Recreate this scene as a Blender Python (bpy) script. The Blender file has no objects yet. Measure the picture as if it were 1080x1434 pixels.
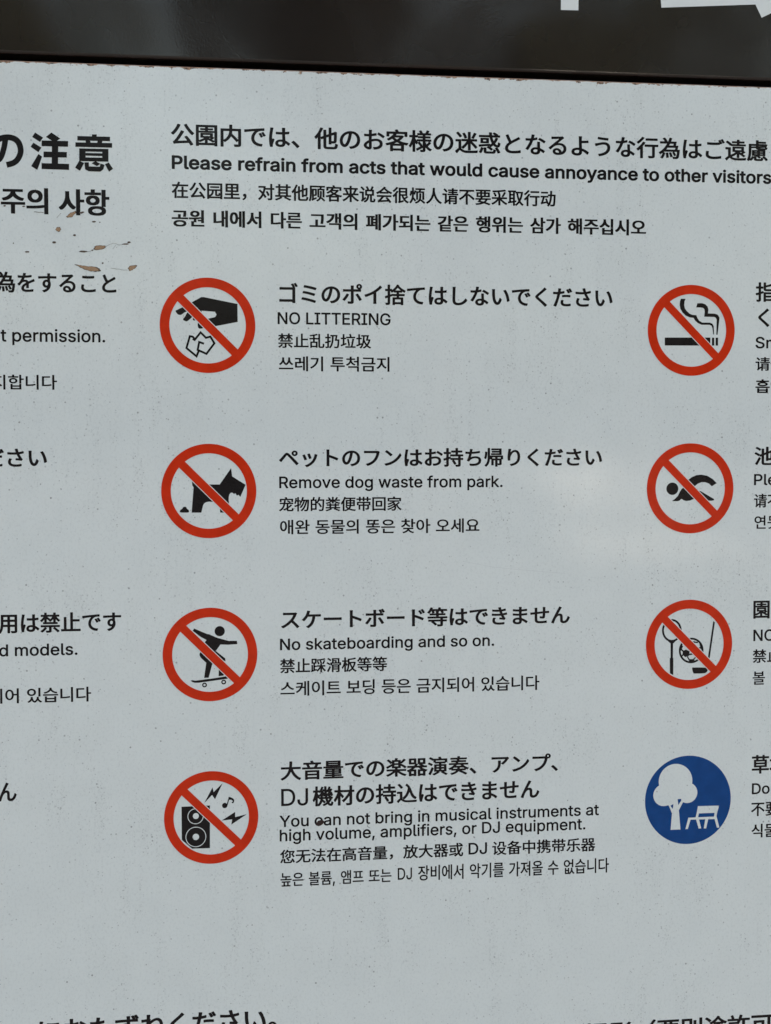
import bpy, bmesh, math, random
import numpy as np
from mathutils import Matrix, Vector, noise

random.seed(7)
scene = bpy.context.scene
COL = scene.collection

# ------------------------------------------------------------------ camera
cam_data = bpy.data.cameras.new("camera")
cam = bpy.data.objects.new("camera", cam_data)
COL.objects.link(cam)
_rot = [[0.991069, 0.00764, -0.133129], [-0.133331, 0.040763, -0.990233], [-0.002139, 0.99914, 0.041418]]
cam.matrix_world = Matrix.Translation((-0.00791, -1.32235, 1.59676)) @ Matrix(_rot).to_4x4()
cam_data.sensor_fit = 'VERTICAL'
cam_data.sensor_height = 24.0
cam_data.lens = 24.0 * 1.343156
cam_data.clip_start = 0.05
cam_data.clip_end = 2000.0
scene.camera = cam

# ------------------------------------------------------------------ sky, sun, exposure
SUN_EL, SUN_AZ = 50.0, 35.0          # elevation; compass bearing in degrees from +Y, clockwise seen from above
world = bpy.data.worlds.new("World")
scene.world = world
world.use_nodes = True
wn = world.node_tree
sky = wn.nodes.new("ShaderNodeTexSky")
sky.sky_type = 'NISHITA'
sky.sun_disc = False
sky.sun_elevation = math.radians(SUN_EL)
sky.sun_rotation = math.radians(SUN_AZ)
sky.air_density = 1.95
sky.dust_density = 10.0
sky.ozone_density = 0.0
bg = wn.nodes["Background"]
bg.inputs["Strength"].default_value = 0.15
wn.links.new(sky.outputs["Color"], bg.inputs["Color"])

sun_data = bpy.data.lights.new("sun", 'SUN')
sun_data.energy = 3.0
sun_data.angle = math.radians(0.5)
sun_data.color = (1.0, 0.93, 0.84)
sun = bpy.data.objects.new("sun", sun_data)
COL.objects.link(sun)
_e, _a = math.radians(SUN_EL), math.radians(SUN_AZ)
_d = Vector((math.sin(_a) * math.cos(_e), math.cos(_a) * math.cos(_e), math.sin(_e)))   # towards the sun
sun.rotation_euler = _d.to_track_quat('Z', 'Y').to_euler()
sun.location = _d * 30

scene.view_settings.view_transform = 'Standard'
scene.view_settings.look = 'None'
scene.view_settings.gamma = 1.0
scene.view_settings.use_curve_mapping = False
scene.view_settings.exposure = 1.77
scene.cycles.max_bounces = 6
scene.cycles.glossy_bounces = 3

# ------------------------------------------------------------------ helpers
ZO = 1.72                              # height of the board's own origin above the ground


def link(name, me, mat, parent=None, label=None):
    o = bpy.data.objects.new(name, me)
    COL.objects.link(o)
    if mat is not None:
        me.materials.append(mat)
    if parent is not None:
        o.parent = parent
    if label:
        o["label"] = label
    return o


def mesh_from(name, verts, faces):
    me = bpy.data.meshes.new(name)
    me.from_pydata(verts, [], faces)
    me.update()
    return me


class Nodes:
    """small wrapper to write node graphs compactly"""
    def __init__(self, name):
        self.mat = bpy.data.materials.new(name)
        self.mat.use_nodes = True
        self.t = self.mat.node_tree
        self.b = self.t.nodes["Principled BSDF"]

    def n(self, kind, **props):
        nd = self.t.nodes.new(kind)
        ins = props.pop("ins", {})
        for k, v in props.items():
            setattr(nd, k, v)
        for k, v in ins.items():
            if hasattr(v, "links"):
                self.t.links.new(v, nd.inputs[k])
            else:
                nd.inputs[k].default_value = v
        return nd

    def math(self, op, a, b=0.0, clamp=False):
        return self.n("ShaderNodeMath", operation=op, use_clamp=clamp, ins={0: a, 1: b}).outputs[0]

    def noise(self, vec, scale, detail=2.0, rough=0.5):
        return self.n("ShaderNodeTexNoise", ins={"Vector": vec, "Scale": scale, "Detail": detail, "Roughness": rough}).outputs[0]

    def ramp(self, fac, a, b):
        return self.n("ShaderNodeMapRange", interpolation_type='SMOOTHSTEP', ins={0: fac, 1: a, 2: b, 3: 0.0, 4: 1.0}).outputs[0]

    def mix(self, fac, a, b):
        nd = self.t.nodes.new("ShaderNodeMix")
        nd.data_type = 'RGBA'
        for i, v in ((0, fac), (6, a), (7, b)):
            if hasattr(v, "links"):
                self.t.links.new(v, nd.inputs[i])
            else:
                nd.inputs[i].default_value = v
        return nd.outputs[2]

    def set(self, **kw):
        for k, v in kw.items():
            k = k.replace("_", " ")
            if hasattr(v, "links"):
                self.t.links.new(v, self.b.inputs[k])
            else:
                self.b.inputs[k].default_value = v

    def coord(self, scale=(1, 1, 1)):
        tc = self.t.nodes.new("ShaderNodeTexCoord")
        mp = self.n("ShaderNodeMapping", ins={"Vector": tc.outputs["Object"], "Scale": scale})
        return mp.outputs[0]

    def bump(self, height, strength, dist):
        bp = self.n("ShaderNodeBump", ins={"Height": height, "Strength": strength, "Distance": dist})
        self.t.links.new(bp.outputs[0], self.b.inputs["Normal"])


TOP = ZO + 0.2418                      # top edge of the white panel


def peel(N, fine, wave):
    """orange peel of the enamel plus the faint large waviness of the sheet"""
    c = N.coord()
    h1 = N.noise(c, 560, 2.0, 0.5)
    h2 = N.noise(c, 9, 1.0, 0.4)
    return N.math('ADD', N.math('MULTIPLY', h1, fine), N.math('MULTIPLY', h2, wave))


def mat_white_enamel():
    N = Nodes("white_enamel")
    c = N.coord()
    base = (0.745, 0.768, 0.752, 1)
    # faint mottling
    m = N.noise(c, 26, 4.0, 0.6)
    col = N.mix(N.ramp(m, 0.35, 0.7), base, (0.722, 0.745, 0.730, 1))
    fine = N.noise(N.coord((430, 430, 330)), 1.0, 3.0, 0.75)
    # vertical grime streaks carrying small specks
    st = N.noise(N.coord((70, 70, 14)), 1.0, 3.0, 0.6)
    patch = N.noise(c, 9, 2.0, 0.5)
    dens = N.math('MULTIPLY', N.ramp(st, 0.42, 0.72), N.ramp(patch, 0.36, 0.62))
    col = N.mix(N.math('MULTIPLY', dens, 0.05), col, (0.46, 0.47, 0.46, 1))
    col = N.mix(N.math('MULTIPLY', N.ramp(fine, 0.46, 0.74), N.math('ADD', N.math('MULTIPLY', dens, 0.36), 0.24)), col, (0.43, 0.45, 0.445, 1))
    for sc, lim, dark in ((520, 0.28, (0.42, 0.43, 0.43, 1)), (380, 0.21, (0.40, 0.40, 0.40, 1)), (210, 0.13, (0.22, 0.22, 0.22, 1))):
        v = N.n("ShaderNodeTexVoronoi", ins={"Vector": c, "Scale": float(sc)})
        r = N.n("ShaderNodeSeparateColor", ins={0: v.outputs["Color"]})
        keep = N.math('LESS_THAN', r.outputs[0], N.math('ADD', N.math('MULTIPLY', dens, 0.60), 0.05))
        size = N.math('MULTIPLY', r.outputs[1], lim)
        dot = N.ramp(N.math('SUBTRACT', N.math('ADD', size, 0.07), v.outputs["Distance"]), -0.03, 0.05)
        col = N.mix(N.math('MULTIPLY', N.math('MULTIPLY', dot, keep), N.math('ADD', N.math('MULTIPLY', r.outputs[2], 0.6), 0.2)), col, dark)
    # chipped, rusted rim along the top edge
    sep = N.n("ShaderNodeSeparateXYZ", ins={0: c})
    d = N.math('SUBTRACT', TOP, sep.outputs[2])
    e1 = N.noise(N.coord((105, 105, 190)), 1.0, 4.0, 0.62)
    e2 = N.noise(N.coord((300, 300, 300)), 1.0, 2.0, 0.6)
    chip = N.ramp(N.math('SUBTRACT', e1, N.math('ADD', N.math('MULTIPLY', d, 62.0), 0.445)), 0.0, 0.03)
    near = N.math('MULTIPLY', N.ramp(d, 0.0062, 0.0030), chip)
    rust = N.mix(N.ramp(e2, 0.40, 0.62), (0.060, 0.032, 0.020, 1), (0.40, 0.23, 0.13, 1))
    col = N.mix(near, col, rust)
    rim = N.ramp(N.math('SUBTRACT', N.math('ADD', N.math('MULTIPLY', e2, 0.0016), 0.0001), d), -0.0002, 0.0002)
    col = N.mix(N.math('MULTIPLY', rim, 0.8), col, (0.36, 0.20, 0.14, 1))
    N.set(Base_Color=col, Roughness=N.math('ADD', N.math('MULTIPLY', near, 0.5), 0.055), IOR=1.5)
    N.bump(peel(N, 0.000045, 0.0006), 0.6, 1.0)
    return N.mat


def mat_film(name, rgb, rough=0.18, var=0.12):
    N = Nodes(name)
    n = N.noise(N.coord(), 60, 3.0, 0.6)
    dark = tuple(v * (1 - var) for v in rgb) + (1,)
    lite = tuple(min(1, v * (1 + var) + 0.002) for v in rgb) + (1,)
    N.set(Base_Color=N.mix(N.ramp(n, 0.3, 0.7), dark, lite), Roughness=rough, IOR=1.5, Specular_IOR_Level=0.24)
    N.bump(peel(N, 0.000045, 0.0006), 0.6, 1.0)
    return N.mat


def mat_header():
    N = Nodes("dark_brown_enamel")
    c = N.coord()
    n = N.noise(c, 7, 3.0, 0.6)
    col = N.mix(N.ramp(n, 0.3, 0.7), (0.0150, 0.0112, 0.0105, 1), (0.0200, 0.0145, 0.0132, 1))
    N.set(Base_Color=col, Roughness=0.07, IOR=1.5)
    N.bump(peel(N, 0.000045, 0.0025), 0.8, 1.0)
    return N.mat


def mat_plain(name, rgb, rough=0.6, scale=30.0, var=0.25, metallic=0.0):
    N = Nodes(name)
    n = N.noise(N.coord(), scale, 4.0, 0.6)
    col = N.mix(n, tuple(v * (1 - var) for v in rgb) + (1,), tuple(v * (1 + var) for v in rgb) + (1,))
    N.set(Base_Color=col, Roughness=rough, Metallic=metallic)
    return N.mat


WHITE = mat_white_enamel()
INK = mat_film("black_vinyl", (0.0065, 0.0052, 0.0070))
RED = mat_film("red_vinyl", (0.61, 0.025, 0.0015), 0.18, 0.07)
BLUE = mat_film("blue_vinyl", (0.0003, 0.052, 0.212), 0.18, 0.08)
HEADER = mat_header()
LETTER = mat_film("white_vinyl", (0.76, 0.77, 0.75), 0.2, 0.02)
DARKMETAL = mat_plain("dark_painted_metal", (0.006, 0.006, 0.006), 0.6)

# ------------------------------------------------------------------ flat printing: outlines -> faces
def fill(contours):
    """faces for a set of closed 2D outlines (even-odd), by a 2D curve's fill; returns verts, faces"""
    cu = bpy.data.curves.new("outline", 'CURVE')
    cu.dimensions = '2D'
    cu.fill_mode = 'BOTH'
    for pts in contours:
        sp = cu.splines.new('POLY')
        sp.points.add(len(pts) - 1)
        sp.points.foreach_set("co", [v for p in pts for v in (p[0], p[1], 0.0, 1.0)])
        sp.use_cyclic_u = True
    o = bpy.data.objects.new("outline", cu)
    me = o.to_mesh()
    vs = [(v.co.x, v.co.y) for v in me.vertices]
    fs = [tuple(p.vertices) for p in me.polygons]
    o.to_mesh_clear()
    bpy.data.objects.remove(o)
    bpy.data.curves.remove(cu)
    return vs, fs


def sheet(name, pieces, mats, parent, label=None):
    """pieces: (verts2d in board mm, faces, depth in mm in front of the panel, material index) -> ONE flat mesh"""
    V, F, MI = [], [], []
    for vs, fs, dep, mi in pieces:
        o = len(V)
        V += [(x / 1000, -dep / 1000, y / 1000 + ZO) for x, y in vs]
        for f in fs:
            pts = [vs[i] for i in f]
            area = sum(pts[i - 1][0] * pts[i][1] - pts[i][0] * pts[i - 1][1] for i in range(len(pts)))
            f = f if area > 0 else f[::-1]           # face towards the viewer's side (-Y)
            F.append(tuple(i + o for i in f))
            MI.append(mi)
    me = mesh_from(name, V, F)
    for m in mats:
        me.materials.append(m)
    me.polygons.foreach_set("material_index", MI)
    ob = link(name, me, None, parent, label)
    return ob


def smooth_loop(pts, n=8):
    out = []
    k = len(pts)
    for i in range(k):
        p0, p1, p2, p3 = (np.array(pts[(i + j - 1) % k], float) for j in range(4))
        for s in range(n):
            t = s / n
            out.append(tuple(0.5 * (2 * p1 + (p2 - p0) * t + (2 * p0 - 5 * p1 + 4 * p2 - p3) * t * t + (3 * p1 - p0 - 3 * p2 + p3) * t ** 3)))
    return out


def circle_pts(c, r, n=96):
    return [(c[0] + r * math.cos(2 * math.pi * i / n), c[1] + r * math.sin(2 * math.pi * i / n)) for i in range(n)]


def stroke_pts(pts, wd):
    """outline of an open line of width wd with mitred corners"""
    P = [np.array(p, float) for p in pts]
    L, R = [], []
    for i, p in enumerate(P):
        a = P[i] - P[i - 1] if i > 0 else P[1] - P[0]
        b = P[i + 1] - P[i] if i < len(P) - 1 else P[-1] - P[-2]
        a, b = a / np.linalg.norm(a), b / np.linalg.norm(b)
        na, nb = np.array((-a[1], a[0])), np.array((-b[1], b[0]))
        m = na + nb
        m = m / max(np.linalg.norm(m), 1e-6)
        k = min(1.0 / max(m @ na, 0.35), 2.2)
        L.append(tuple(p + m * k * wd / 2))
        R.append(tuple(p - m * k * wd / 2))
    return L + R[::-1]


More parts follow.
